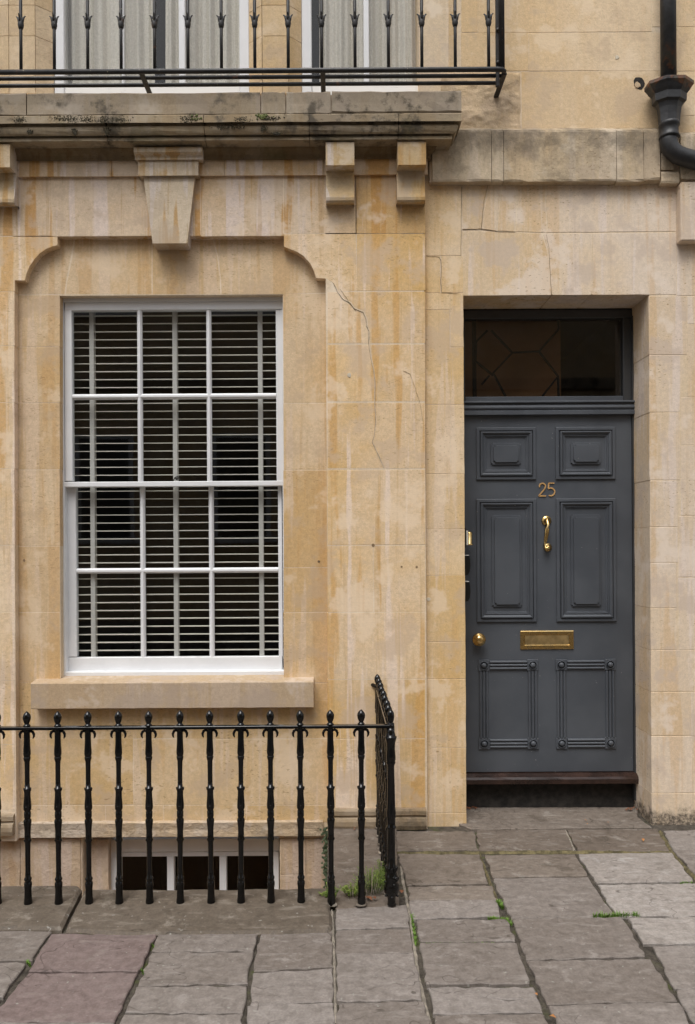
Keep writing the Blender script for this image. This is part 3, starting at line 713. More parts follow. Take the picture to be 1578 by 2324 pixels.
for (x0, x1) in ((171, 322), (325, 478), (481, 634)):
    pane(x0, x1, 1098, 1294, Lw+.022, window); pane(x0, x1, 1297, 1494, Lw+.022, window)
lx, lz = wx(401, 1090, .12), wz(401, 1092, .12)
m = MB(); m.tube([(lx-.02, .118, lz), (lx-.008, .118, lz+.022), (lx+.004, .118, lz+.028), (lx+.014, .118, lz+.016), (lx+.022, .118, lz)], .003, 6); m.lathe([(.008, 0), (.009, .004), (0.001, .006)], (lx+.002, .118, lz+.014), 10, 'y')
m.build('sash_fastener', M['iron'], window)
# sill
sx = rect(70, 712, 1549, 1608, YP-.03); Ys = YP-.03
MB().mould([(.075, wz(390, 1533, .07)+.002), (Ys+.004, sx[3]+.001), (Ys, sx[3]-.004), (Ys, sx[2]+.003), (Ys+.004, sx[2])], sx[0], sx[1], .07, seg=22, jit=.0008).build('window_sill', M['sill'], house)
# room behind the window and upper rooms
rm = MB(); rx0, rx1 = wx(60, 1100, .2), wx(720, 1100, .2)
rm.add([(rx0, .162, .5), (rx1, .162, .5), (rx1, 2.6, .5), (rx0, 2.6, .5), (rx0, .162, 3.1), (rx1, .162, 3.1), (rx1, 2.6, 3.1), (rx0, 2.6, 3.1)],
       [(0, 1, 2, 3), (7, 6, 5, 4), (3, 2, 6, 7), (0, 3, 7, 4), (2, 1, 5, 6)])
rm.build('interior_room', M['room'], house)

# venetian blind
blind = thing('venetian_blind', 'cream slatted venetian blind behind the white sash window', 'blind')
YV = .162
sa, sb_, sc_, sd = rect(150, 640, 700, 706, YV)
slm = MB().box(sa, sb_, -.009, .009, -.0021, .0021).mesh('slat', M['slat'])
for i in range(43):
    o = link('slat', slm, blind); o.location = (0, YV, wz(395, 716.3+i*18.07, YV)); o.rotation_euler = (rng.uniform(-.02, .02)+.06, 0, 0)
MB().box(sa, sb_, YV-.018, YV+.018, wz(395, 1496, YV), wz(395, 1491, YV), .002).build('bottom_rail', M['slat'], blind)
MB().box(sa, sb_, YV-.03, YV+.03, wz(395, 703, YV), wz(395, 685, YV), .002).build('head_rail', M['slat'], blind)
for px in (209.5, 398, 592):
    a, b_, c, d = rect(px-5, px+5, 690, 1492, YV-.02)
    m = MB(); m.box(a, b_, YV-.0185, YV-.0178, c, d); m.box(a, b_, YV+.0178, YV+.0185, c, d); m.build('ladder_tape', M['tape'], blind)

# ------------------------------------------------------------------ basement window
bwin = MB(); Yb = .12
bar(bwin, 249, 634, 1905, 1933, Yb, .06, .003); bar(bwin, 249, 273, 1933.2, 2300, Yb, .06, .003); bar(bwin, 621, 634, 1933.2, 2300, Yb, .06, .003)
bwo2 = bwin.build('basement_window', M['white'], house)
bar(MB(), 273.2, 620.8, 1933.3, 1944, Yb+.012, .04).build('rail', M['white'], bwo2)
for px in (388, 507): bar(MB(), px-8, px+8, 1944.2, 2300, Yb+.01, .045).build('mullion', M['white'], bwo2)
for (x0, x1) in ((272, 382), (394, 501), (513, 622)): pane(x0, x1, 1942, 2300, Yb+.035, bwo2)
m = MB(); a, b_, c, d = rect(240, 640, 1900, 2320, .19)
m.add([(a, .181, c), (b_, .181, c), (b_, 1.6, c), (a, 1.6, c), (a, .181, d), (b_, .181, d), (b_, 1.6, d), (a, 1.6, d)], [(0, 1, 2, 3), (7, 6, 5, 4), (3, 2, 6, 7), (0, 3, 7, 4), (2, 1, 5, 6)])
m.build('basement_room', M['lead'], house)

# ------------------------------------------------------------------ upper floor
uz0, uz1 = zb1-.05, 5.3
up = MB(); wA = (wx(123, 100, .05), wx(563, 100, .05)); wB = (wx(687, 100, .05), wx(985, 100, .05))
for (x0, x1) in ((XL, wA[0]-.01), (wA[1]+.01, wB[0]-.01), (wB[1]+.01, XE+.10)): up.box(x0, x1, .075, .3, uz0, uz1)
upper = up.build('upper_wall', M['mortar'], house)
rows = [(-430, -300), (-300, -190), (-190, -60), (-60, 11), (11, 81), (81, 212)]
def splay(x0, x1, Y0, Y1, y0, y1, mat='quoin'):
    xa, xb = wx(x0, 100, Y0), wx(x1, 100, Y1); za, zb = wz((x0+x1)/2, y1, 0)+.0015, wz((x0+x1)/2, y0, 0)-.0015
    g_ = .0015
    vs = [(xa+g_, Y0, za), (xb-g_, Y1, za), (xb-g_, Y1, zb), (xa+g_, Y0, zb), (xa+g_, .09, za), (xb-g_, .09, za), (xb-g_, .09, zb), (xa+g_, .09, zb)]
    return MB().add(vs, [(0, 1, 2, 3), (4, 7, 6, 5), (0, 4, 5, 1), (3, 2, 6, 7), (0, 3, 7, 4), (1, 5, 6, 2)]).build('stone', M[mat], upper)
for (y0, y1) in rows:
    for (x0, x1, Y0, Y1) in ((-200, 20, .05, .0), (20, 80, 0, 0), (80, 122, 0, .062), (565, 595, .062, 0), (595, 655, 0, 0), (655, 685, 0, .062), (986, 1019, .062, 0), (1019, 1046, 0, .003)):
        splay(x0, x1, Y0, Y1, y0, y1)
def upwin(x0, x1, mulls, name):
    Yu = .062; f = MB(); zt = 5.25
    a, b_, c, d = rect(x0, x1, 0, 210, Yu)
    f.box(a, a+.055, Yu, Yu+.07, uz0+.03, zt, .004)
    o = f.build(name, M['white'], house); MB().box(b_-.055, b_, Yu, Yu+.07, uz0+.03, zt, .004).build('jamb', M['white'], o)
    MB().box(a+.056, b_-.056, Yu+.006, Yu+.06, uz0+.02, wz(350, 191, Yu), .003).build('bottom_rail', M['flaky'], o)
    for px, w_ in mulls:
        mx = wx(px, 100, Yu); MB().box(mx-w_/2, mx+w_/2, Yu+.012, Yu+.05, uz0+.03, zt, .003).build('mullion', M['white'], o)
    xs = [a+.05] + [wx(px, 100, Yu) for px, w_ in mulls] + [b_-.05]
    for i in range(len(xs)-1):
        MB().add([(xs[i], Yu+.034, uz0+.04), (xs[i+1], Yu+.034, uz0+.04), (xs[i+1], Yu+.034, zt), (xs[i], Yu+.034, zt)], [(0, 1, 2, 3)]).build('pane', M['glass'], o)
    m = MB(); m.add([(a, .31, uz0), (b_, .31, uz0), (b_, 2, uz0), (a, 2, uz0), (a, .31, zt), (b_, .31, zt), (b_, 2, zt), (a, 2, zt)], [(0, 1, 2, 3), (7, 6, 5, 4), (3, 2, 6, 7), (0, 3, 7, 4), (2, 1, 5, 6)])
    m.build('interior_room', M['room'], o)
    return o
upwin(123, 566, [(277, .014), (412, .036)], 'balcony_window'); upwin(685, 988, [(832, .03)], 'balcony_window')
def curtain(x0, x1, amp, fr, label, lean=0.0):
    Yc = .155; a, b_ = wx(x0, 100, Yc), wx(x1, 100, Yc); n_ = 90; vs, fs = [], []
    ph = rng.uniform(0, 6)
    for j in range(5):
        z_ = uz0+.05+(5.2-uz0)*j/4
        for i in range(n_+1):
            t = i/n_; w_ = math.sin(t*fr*6.28+ph)+.5*math.sin(t*fr*2.3*6.28+ph*2+j*.15)+.35*math.sin(t*fr*.6*6.28+1)
            vs.append((a+(b_-a)*t+lean*j*.004, Yc+amp*w_, z_))
    for j in range(4):
        for i in range(n_): fs.append((j*(n_+1)+i, j*(n_+1)+i+1, (j+1)*(n_+1)+i+1, (j+1)*(n_+1)+i))
    o = MB().add(vs, fs, True).build('curtain', M['linen']); return tag(o, label, 'curtain', 'linen curtains in the balcony windows')
curtain(140, 352, .019, 4.4, 'wide grey linen curtain at the left end of the left balcony window')
curtain(374, 548, .019, 4.2, 'grey linen curtain right of the dark gap in the left balcony window', .5)
curtain(724, 835, .017, 2.8, 'grey linen curtain in the left half of the right balcony window', .5)
curtain(836, 978, .017, 3.4, 'grey linen curtain in the right half of the right balcony window')

# ------------------------------------------------------------------ right house: entrance bay
ent = thing('entrance_house', 'pale limestone entrance bay with dark grey front door and string course', 'house')
YR = 0.0
xj0, xj1 = wx(1056, 1250, YR), wx(1476, 1250, YR); zl = wz(1260, 670, YR)
ew = MB(); XR = 4.2
g2_ = .0014
ew.box(XE-.02, xj0-.004, YR+g2_, .45, -.06, zl+.01); ew.box(xj1+.004, XR, YR+g2_, .45, -.06, zl+.01); ew.box(XE-.02, XR, YR+g2_, .45, zl+.008, 5.3)
ewo = ew.build('wall', M['mortar'], ent)
RD = .262
# stones left of the door
for (x0, x1, y0, y1) in [(966, 1048, 410, 580), (966, 1000, 580, 664), (1002, 1056, 580, 664), (966, 1022, 664, 703), (1022, 1056, 664, 788), (966, 1022, 703, 918), (1022, 1056, 788, 918),
                         (966, 1023, 918, 1075), (1023, 1056, 918, 1075), (966, 1056, 1075, 1201), (966, 1021, 1201, 1306), (1021, 1057, 1201, 1306), (966, 1057, 1306, 1457),
                         (966, 1057, 1457, 1541), (966, 1058, 1541, 1697), (966, 1024, 1697, 1846), (1024, 1059, 1697, 1846), (966, 1059, 1846, 1885)]:
    xb = xj0/(D+YR)*FPX+CX
    right = x1 > 1050
    a, b_, c, d = rect(x0, x1, y0, y1, YR)
    if right: b_ = xj0
    if x0 == 966: a = XE+.001
    st(ewo, [(a, c), (b_, c), (b_, d), (a, d)], YR, 'door_jamb', RD if right else .05, jit=.0012)
# over the door
xL = wx(1049, 500, YR)
def over(pts, **k): return st(ewo, poly(pts, YR), YR, 'pale', k.pop('depth', .05), **k)
over([(1050, 408), (1110, 408), (1104, 440), (1098, 470), (1092, 520), (1050, 521)], jit=.002); over([(1112, 408), (1140, 408), (1132, 470), (1128, 524), (1094, 520), (1100, 470), (1106, 440)], jit=.002)
over([(1142, 408), (1166, 408), (1170, 440), (1172, 480), (1168, 525), (1130, 524), (1134, 470)], jit=.002); over([(1168, 408), (1240, 408), (1238, 460), (1242, 520), (1238, 528), (1170, 525), (1174, 480), (1172, 440)], jit=.002)
over([(1242, 408), (1542, 408), (1542, 525), (1240, 528), (1244, 520), (1240, 460)])
for pts in [[(1050, 523), (1168, 527), (1230, 530), (1240, 560), (1246, 590), (1248, 640), (1252, 669), (1050, 669)], [(1233, 530), (1345, 529), (1343, 669), (1254, 669), (1250, 640), (1248, 590), (1242, 560)], [(1345, 529), (1536, 527), (1536, 671), (1343, 671)]]:
    P = poly(pts, YR); P = [(x_, zl if z_ < zl+.012 else z_) for x_, z_ in P]
    st(ewo, P, YR, 'pale', RD, jit=.001)
over([(1537, 527), (1760, 527), (1760, 671), (1537, 671)])
# right of the door
for (x0, x1, y0, y1) in [(1476, 1560, 671, 805), (1560, 1760, 671, 735), (1560, 1760, 735, 900), (1476, 1545, 805, 936), (1545, 1760, 900, 1010), (1476, 1545, 936, 1090), (1545, 1760, 1010, 1170), (1476, 1540, 1090, 1196), (1540, 1760, 1170, 1310),
                         (1478, 1540, 1196, 1277), (1479, 1536, 1277, 1380), (1540, 1760, 1310, 1475), (1479, 1536, 1380, 1475), (1479, 1575, 1475, 1570), (1575, 1760, 1475, 1570), (1480, 1568, 1570, 1670), (1568, 1760, 1570, 1670),
                         (1481, 1760, 1670, 1800), (1481, 1760, 1800, 1886)]:
    a, b_, c, d = rect(x0, x1, y0, y1, YR); left = x0 < 1490
    if left: a = xj1
    st(ewo, [(a, c), (b_, c), (b_, d), (a, d)], YR, 'pale', RD if left else .05, jit=.0014, bev=.002)
# upper wall stones
for (x0, x1, y0, y1) in [(1047, 1085, -60, 73), (1085, 1480, -60, 73), (1480, 1760, -60, 60), (1047, 1201, 73, 161), (1201, 1361, 73, 161), (1361, 1500, 73, 161), (1500, 1760, 60, 161), (1184, 1520, 161, 292), (1520, 1760, 161, 262), (1520, 1760, 262, 410),
                         (1047, 1240, -180, -60), (1240, 1500, -180, -60), (1500, 1760, -180, -60), (1047, 1350, -300, -180), (1350, 1760, -300, -180)]:
    sr(ewo, x0, x1, y0, y1, YR, 'upper', .05, jit=.001)
# hacked-back rough stone beside the cornice
m = MB(); nx, nz = 46, 40; a, b_, c, d = rect(1000, 1183, 163, 300, YR); vs, fs = [], []
for j in range(nz+1):
    for i in range(nx+1):
        x_, z_ = a+(b_-a)*i/nx, c+(d-c)*j/nz; edge = min(i, nx-i, j, nz-j)
        hgt = mnoise.noise((x_*9, 0, z_*11))*.010 + mnoise.noise((x_*26, 3, z_*34))*.006 + mnoise.noise((x_*70, 5, z_*80))*.003
        vs.append((x_, YR+.004-(0 if edge == 0 else min(.016, max(.0045, .0075+hgt*.8))), z_))
for j in range(nz):
    for i in range(nx): fs.append((j*(nx+1)+i, j*(nx+1)+i+1, (j+1)*(nx+1)+i+1, (j+1)*(nx+1)+i))
m.add(vs, fs, True).build('stone', M['rubble'], ewo)
# string course
strc = MB().box(XE+.03, 4.2, -.028, .0, wz(1250, 408, -.05), wz(1250, 300, -.05)).build('string_course', M['mortar'], ent)
YS = -.05
def sstone(x0, x1, y1=411.5, jit=.002, y0=291, mat='string'):
    a, b_ = wx(x0, 350, YS)+.0015, wx(x1, 350, YS)-.0015; zt, zb = wz((x0+x1)/2, y0, YS), wz((x0+x1)/2, y1, YS)
    pr = [(.004, zt+.03), (YS+.03, zt+.012), (YS+.004, zt-.006), (YS, zt-.02), (YS, (zt+zb)/2), (YS, zb+.012), (YS+.004, zb+.002), (YS+.035, zb)]
    return MB().mould(pr, a, b_, .01, seg=max(3, int((x1-x0)/18)), jit=jit).build('stone', M[mat], strc)
sstone(981, 1116); sstone(1116, 1143.5); sstone(1143.5, 1400); sstone(1400, 1461.5, 412, .003); sstone(1461.5, 1499, 408, .003)
sstone(1501, 1543, 415, .002, 386); sstone(1501, 1530, 384, .003, 345); sstone(1545, 1800, 405, .002, 300)
# quoin block at the right edge
Yq = -.06; a, b_, c, d = rect(1546, 1800, 411, 545, Yq)
MB().box(a, b_, Yq, .02, c, d, .006).build('quoin', M['pale'], ent)
for L_ in ([(968, 581), (996, 583), (1001, 590), (1002, 620), (1000, 634), (1003, 664), (1040, 666)], [(1240, 532), (1246, 560), (1248, 600), (1250, 640), (1252, 668)], [(1108, 418), (1100, 450), (1096, 480), (1093, 520)], [(1050, 521), (1090, 519), (1130, 525), (1170, 526)], [(1048, 425), (1047, 500), (1046, 580)]):
    crack(ewo, L_, YR, .0010)
# pockets, plugs and filler on the faces
def dot(px, py, Y, r, mat, par, t=.002, nm='plug'):
    P = [(wx(px, py, Y)+r*rng.uniform(.75, 1.2)*math.cos(k*.5236), wz(px, py, Y)+r*rng.uniform(.75, 1.2)*math.sin(k*.5236)) for k in range(12)]
    return MB().prism(P, Y-t, t+.01, .0008).build(nm, M[mat], par)
dot(973, 1360, YR, .011, 'patch', ewo); dot(847, 1237, YP, .008, 'crack', hw, .0022); dot(912, 1286, YP, .005, 'crack', hw, .0022); dot(946, 1286, YP, .006, 'crack', hw, .0022)
dot(55, 1272, YW, .007, 'crack', hw, .0022); dot(724, 1274, YW, .007, 'crack', hw, .0022); dot(793, 851, YP, .012, 'patch', hw); dot(1401, 130, YR, .011, 'patch', ewo)
dot(1451, 189, YR, .034, 'void', ewo, .002, 'hole'); dot(1447, 193, YR, .016, 'rubble', ewo, .0045, 'rubble_fill')

# ------------------------------------------------------------------ door, frame, fanlight, step
YD = .235
xd0, xd1 = xj0, xj1; zd0 = wz(1250, 1752, YD); zd1 = wz(1250, 944, YD); xc = (xd0+xd1)/2
door = MB().box(xd0+.004, xd1-.008, YD, YD+.05, zd0, zd1+.01, .002).build('door', M['door'], ent); door['label'] = 'dark grey panelled front door numbered 25 with brass fittings'
frame = MB()
frame.box(xd1-.008+.0005, xd1+.02, YD-.012, YD+.09, .05, zl-.05)
zt0 = wz(1250, 911, YD)
frame_o = frame.build('door_frame', M['darkframe'], ent)
# transom: stepped mouldings
tz = lambda py: wz(1250, py, YD-.03)
MB().mould([(YD+.0, tz(908)), (YD-.030, tz(909)), (YD-.034, tz(911)), (YD-.034, tz(913)), (YD-.018, tz(914.5)), (YD-.018, tz(917)), (YD-.026, tz(919)), (YD-.029, tz(924)), (YD-.026, tz(927)), (YD-.020, tz(928)), (YD-.020, tz(930)), (YD-.028, tz(932)), (YD-.028, tz(940)), (YD-.002, tz(941))],
           xd0+.001, xd1+.002, YD+.06, seg=1).build('transom', M['door'], frame_o)
YFn = YD+.005
fz = lambda py: wz(1250, py, YFn); fxr = wx(1415, 800, YFn); fxo = xd1+.0
MB().box(xd0, xd1+.01, YFn, YFn+.06, fz(722), fz(703), .003).build('head', M['darkframe'], frame_o)
MB().box(fxr, xd1+.01, YFn+.0005, YFn+.06, tz(909)-.0, fz(722.4), .004).build('fanlight_stile', M['darkframe'], frame_o)
MB().box(xd0, xd0+.045, YFn+.0005, YFn+.06, tz(909)-.0, fz(722.4), .004).build('fanlight_stile', M['darkframe'], frame_o)
MB().box(xd0+.046, fxr-.0005, YFn+.001, YFn+.06, tz(909), fz(899), .004).build('fanlight_rail', M['door'], frame_o)
MB().box(xd0, xd1+.01, YFn+.01, YFn+.06, fz(702.5), zl+.005).build('head_packing', M['void'], frame_o)
fan = MB().add([(xd0+.04, YFn+.02, fz(902)), (fxr+.005, YFn+.02, fz(902)), (fxr+.005, YFn+.02, fz(719)), (xd0+.04, YFn+.02, fz(719))], [(0, 1, 2, 3)]).build('fanlight', M['glass'], ent)
def fq(L): return [(wx(1035.5+x/3.3685, 647.2+y/3.3685, YFn+.03), wz(1035.5+x/3.3685, 647.2+y/3.3685, YFn+.03)) for x, y in L]
for L in ([(270, 345), (430, 515), (635, 505), (785, 335)], [(430, 515), (285, 670), (380, 850)], [(635, 505), (780, 695), (660, 850)], [(240, 345), (155, 430), (150, 580), (285, 690)], [(255, 690), (195, 760)], [(780, 695), (785, 850)], [(780, 250), (785, 335)]):
    MB().stroke(fq(L), .012, YFn+.036, .008).build('lead_bar', M['lead'], fan)
MB().stroke(fq([(140, 240), (145, 860)]), .022, YFn+.05, .012).build('lead_bar', M['lead'], fan)
a, b_, c, d = rect(1040, 1273, 715, 905, YFn+.25)
MB().box(a-.05, b_, YFn+.25, YFn+.27, c-.1, d+.1).build('inner_blind', M['brownpanel'], fan)
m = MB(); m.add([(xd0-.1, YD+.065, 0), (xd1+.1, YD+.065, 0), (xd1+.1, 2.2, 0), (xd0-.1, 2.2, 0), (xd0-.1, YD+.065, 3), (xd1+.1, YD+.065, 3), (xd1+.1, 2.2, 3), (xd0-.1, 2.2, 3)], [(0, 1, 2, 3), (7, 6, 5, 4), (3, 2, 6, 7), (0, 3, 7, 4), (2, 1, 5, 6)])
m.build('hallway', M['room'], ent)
# panels
BOL = [(0, -.001), (0, .009), (.003, .011), (.017, .011), (.018, .002), (.023, .002), (.0245, .019), (.031, .020), (.040, .012), (.041, .007), (.045, .007), (.0455, .010), (.050, .0095), (.0505, .004), (.058, .003), (.060, .0004)]
def notched(x0, x1, z0, z1, q):
    return [(x0+q, z0), (x1-q, z0), (x1-q, z0+q), (x1, z0+q), (x1, z1-q), (x1-q, z1-q), (x1-q, z1), (x0+q, z1), (x0+q, z1-q), (x0, z1-q), (x0, z0+q), (x0+q, z0+q)]
def panel(px0, px1, py0, py1, cx0, cx1, cy0, cy1):
    for mir in (0, 1):
        a, b_, c, d = rect(px0, px1, py0, py1, YD); e, f_, g_, h_ = rect(cx0, cx1, cy0, cy1, YD)
        if mir: a, b_, e, f_ = 2*xc-b_, 2*xc-a, 2*xc-f_, 2*xc-e
        o = MB().ring(a, b_, c, d, YD, BOL).build('panel_moulding', M['door'], door)
        m = MB(); m.prism(notched(e, f_, g_, h_, .008), YD-.009, .010, .001); m.prism(notched(e+.0135, f_-.0135, g_+.0135, h_-.0135, .009), YD-.018, .010, .001)
        m.build('panel', M['door'], door)
panel(1081, 1216, 970.5, 1089, 1114, 1181.5, 1006, 1055); panel(1082, 1217, 1132.5, 1411.5, 1116.5, 1184, 1169.5, 1377)
def reeded(x0, x1, z0, z1, vert):
    m = MB(); n_ = 3; w = (x1-x0) if vert else (z1-z0)
    for k in range(n_):
        c_ = ((x0 if vert else z0)+w*(k+.5)/n_); r_ = w/n_*.44
        pts = [(c_+r_*math.cos(t*math.pi/6), YD-.001-.011*math.sin(t*math.pi/6)) for t in range(7)]
        vs = []
        for e in ((z0, z1) if vert else (x0, x1)):
            vs += [((p[0], p[1], e) if vert else (e, p[1], p[0])) for p in pts]
        fs = [(i, i+1, 8+i, 7+i) if not vert else (i+1, i, 7+i, 8+i) for i in range(6)]
        m.add(vs, fs, True)
    return m.build('reeding', M['door'], door)
for mir in (0, 1):
    a, b_, c, d = rect(1086, 1222, 1497, 1700, YD)
    if mir: a, b_ = 2*xc-b_, 2*xc-a
    q = .064
    for (x_, z_) in ((a, c), (b_-q, c), (a, d-q), (b_-q, d-q)):
        m = MB(); m.box(x_, x_+q, YD-.0085, YD+.001, z_, z_+q, .0015)
        m.lathe([(.025, -.001), (.0245, .006), (.0225, .0075), (.0205, .001), (.0155, .001), (.0145, .009), (.010, .0135), (.001, .015)], (x_+q/2, YD-.0075, z_+q/2), 20, 'y')
        m.build('corner_roundel', M['door'], door)
    reeded(a+q+.002, b_-q-.002, c+.004, c+q-.004, False); reeded(a+q+.002, b_-q-.002, d-q+.004, d-.004, False)
    reeded(a+.004, a+q-.004, c+q+.002, d-q-.002, True); reeded(b_-q+.004, b_-.004, c+q+.002, d-q-.002, True)
# brass: letter plate, knob, knocker, numerals
a, b_, c, d = rect(1181, 1301.5, 1431.5, 1473, YD)
MB().ring(a, b_, c, d, YD, [(0, -.001), (0, .006), (.003, .008), (.022, .008), (.025, .005)]).build('letter_plate', M['brass'], door)
MB().box(a+.026, b_-.026, YD-.0048, YD+.001, c+.024, d-.024, .001).build('letter_flap', M['brassdull'], door)
kx, kz = wx(1088, 1452, YD-.05), wz(1088, 1452, YD-.05)
MB().lathe([(.030, -.002), (.030, .004), (.026, .008), (.013, .012), (.013, .026), (.022, .030), (.034, .036), (.0385, .045), (.037, .054), (.033, .056), (.031, .060), (.024, .064), (.022, .068), (.012, .072), (.001, .074)], (kx, YD, kz), 28, 'y').build('door_knob', M['brass'], door)
def K(x, y, Y=YD): return wx(1171.2+x/5.626, 1078.7+y/5.626, Y), wz(1171.2+x/5.626, 1078.7+y/5.626, Y)
kn = MB(); t0, b0 = K(390, 580), K(405, 920)
for (c_, r_) in ((t0, .0285), (b0, .024)): kn.lathe([(r_, -.001), (r_, .004), (r_*.9, .008), (r_*.62, .010), (r_*.55, .016), (r_*.3, .022), (.001, .024)], (c_[0], YD, c_[1]), 22, 'y')
Yk = YD-.032
h = [K(395, 560, Yk), K(400, 640, Yk), K(397, 690, Yk), K(388, 760, Yk), K(376, 850, Yk), K(365, 910, Yk), K(366, 932, Yk)]
kn.tube([(h[0][0], YD-.012, h[0][1])]+[(p[0], Yk-(.006 if 0 < i < 4 else 0), p[1]) for i, p in enumerate(h)], [.008, .011, .011, .0145, .012, .0085, .008, .009], 12)
kn.tube([(h[-1][0], Yk, h[-1][1]), (K(400, 925)[0], Yk+.004, h[-1][1]), (b0[0], YD-.012, b0[1])], [.010, .009, .010], 10)
kn.build('door_knocker', M['brass'], door)
def num(pts, nm): 
    P = [K(x, y) for x, y in pts]; return MB().stroke(P, .0065, YD, .005).build(nm, M['bronze'], door)
def arc(cx_, cy_, rx, ry, a0, a1, n_=10): return [(cx_+rx*math.cos(R(a0+(a1-a0)*i/n_)), cy_+ry*math.sin(R(a0+(a1-a0)*i/n_))) for i in range(n_+1)]
num([(302, 152)] + arc(338, 138, 38, 36, 170, 370, 12) + [(368, 170), (340, 205), (300, 250), (292, 266), (292, 264), (384, 264)], 'numeral_two')
num([(490, 100), (418, 100), (418, 101), (412, 168)] + arc(445, 212, 50, 50, 235, 480, 12), 'numeral_five')
# threshold and riser
zt1 = wz(1250, 1757, YD-.02); zt2 = wz(1250, 1782, YD-.05)
MB().mould([(YD+.03, zt1+.006), (YD-.02, zt1+.003), (YD-.045, zt1-.010), (YD-.052, zt1-.022), (YD-.050, zt2+.006), (YD-.040, zt2), (YD-.01, zt2-.004)], xd0+.001, xd1+.018, YD+.08, seg=14, jit=.0007).build('threshold', M['wood'], ent)
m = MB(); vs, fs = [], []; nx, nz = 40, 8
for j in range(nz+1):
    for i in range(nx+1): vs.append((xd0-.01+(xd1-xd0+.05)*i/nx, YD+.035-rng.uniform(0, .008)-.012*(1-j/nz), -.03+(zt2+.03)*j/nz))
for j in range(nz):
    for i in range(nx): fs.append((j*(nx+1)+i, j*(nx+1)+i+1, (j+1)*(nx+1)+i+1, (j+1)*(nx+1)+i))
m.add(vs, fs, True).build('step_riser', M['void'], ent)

# ------------------------------------------------------------------ bells on the left reveal
xr_ = xj0
def bellz(py, Y): return wz(1062, py, Y)
bz = thing('intercom', 'small brass and cream intercom at the left door jamb', 'intercom', loc=(xr_, .13, bellz(1222, .13)))
hz = (bellz(1203, .13)-bellz(1242, .13))/2
MB().box(0, .022, -.04, .03, -hz-.004, hz+.012, .004).build('backplate', M['blackplastic'], bz)
MB().box(.0225, .034, -.035, -.005, -hz*.8, hz*.9, .004).build('button_panel', M['slat'], bz)
MB().lathe([(.022, -hz*.8), (.024, -hz*.72), (.018, -hz*.6), (.018, hz*.6), (.012, hz*.8), (.001, hz*.82)], (.050, .032, 0), 14).build('hood', M['brass'], bz); MB().box(.0222, .04, .02, .04, -.012, .012, .002).build('hood_arm', M['brass'], bz)
for py0, py1, lab in ((1261, 1305, 'upper of two curved black key safes on the left door jamb'), (1320, 1364.5, 'lower of two curved black key safes on the left door jamb')):
    Yb_ = .06; z0, z1 = bellz(py1, Yb_), bellz(py0, Yb_); m = MB(); hh = (z1-z0)/2
    t = thing('key_safe', lab, 'key safe', 'black boxes on the door jamb', (xr_, Yb_, (z0+z1)/2))
    pr = [(.0, -hh), (.020, -hh+.002), (.030, -hh*.6), (.034, 0), (.032, hh*.5), (.028, hh*.97), (.0, hh)]
    vs = [(p[0], y_, p[1]) for y_ in (-.03, .03) for p in pr]; n_ = len(pr)
    m.add(vs, [(i, (i+1) % n_, n_+(i+1) % n_, n_+i) for i in range(n_)] + [list(range(n_))[::-1], list(range(n_, 2*n_))]).build('cover', M['blackplastic'], t)
    MB().box(.001, .027, -.031, .031, hh+.0005, hh+.0035, .001).build('rim', M['tape'], t)

# ------------------------------------------------------------------ drainpipe
pipe_t = thing('drainpipe', 'black cast iron drainpipe with octagonal hopper beside the upper wall', 'drainpipe')
Yp = -.075
pxc = wx(1517.5, 100, Yp)
pr_ = 17.2*(D+Yp)/FPX
zz = lambda py: wz(1517, py, Yp)
m = MB(); m.lathe([(pr_, zz(200)), (pr_, zz(-300))], (pxc, Yp, 0), 22); m.build('pipe', M['pipe'], pipe_t)
Yh = -.085; k = (D+Yh)/FPX
hop = MB(); hx = wx(1519, 220, Yh)
def octo(r): return r*k/math.cos(math.pi/8)
prof = [(octo(42), zz(191)), (octo(50), zz(194)), (octo(50), zz(201)), (octo(46), zz(206)), (octo(41), zz(214)), (octo(36), zz(220)), (octo(35), zz(236)), (octo(28), zz(240)), (octo(25), zz(250)), (octo(23), zz(265)), (octo(22), zz(282))]
vs, fs = [], []
for r_, z_ in prof:
    for i in range(8):
        an = math.pi/8+i*math.pi/4; vs.append((hx+r_*math.cos(an), Yh+.75*r_*math.sin(an), z_))
for j in range(len(prof)-1):
    for i in range(8): fs.append((j*8+i, (j+1)*8+i, (j+1)*8+(i+1) % 8, j*8+(i+1) % 8))
fs.append(list(range(8)))
hop.add(vs, fs).build('hopper', M['pipe'], pipe_t)
MB().lathe([(22.2*k, zz(316)), (22.4*k, zz(312)), (21*k, zz(308)), (20*k, zz(304)), (20*k, zz(292)), (23*k, zz(289)), (23*k, zz(284)), (21.5*k, zz(281))][::1], (hx, Yh, 0), 22).build('collar', M['pipe'], pipe_t)
ex = lambda px, py: (wx(px, py, Yh), Yh, wz(px, py, Yh))
MB().tube([ex(1518, 306), ex(1518.5, 320), ex(1521, 332), ex(1528, 343), ex(1539, 351), ex(1552, 356), ex(1580, 364), ex(1640, 384), ex(1760, 424)], 19.5*k, 16).build('elbow', M['pipe'], pipe_t)

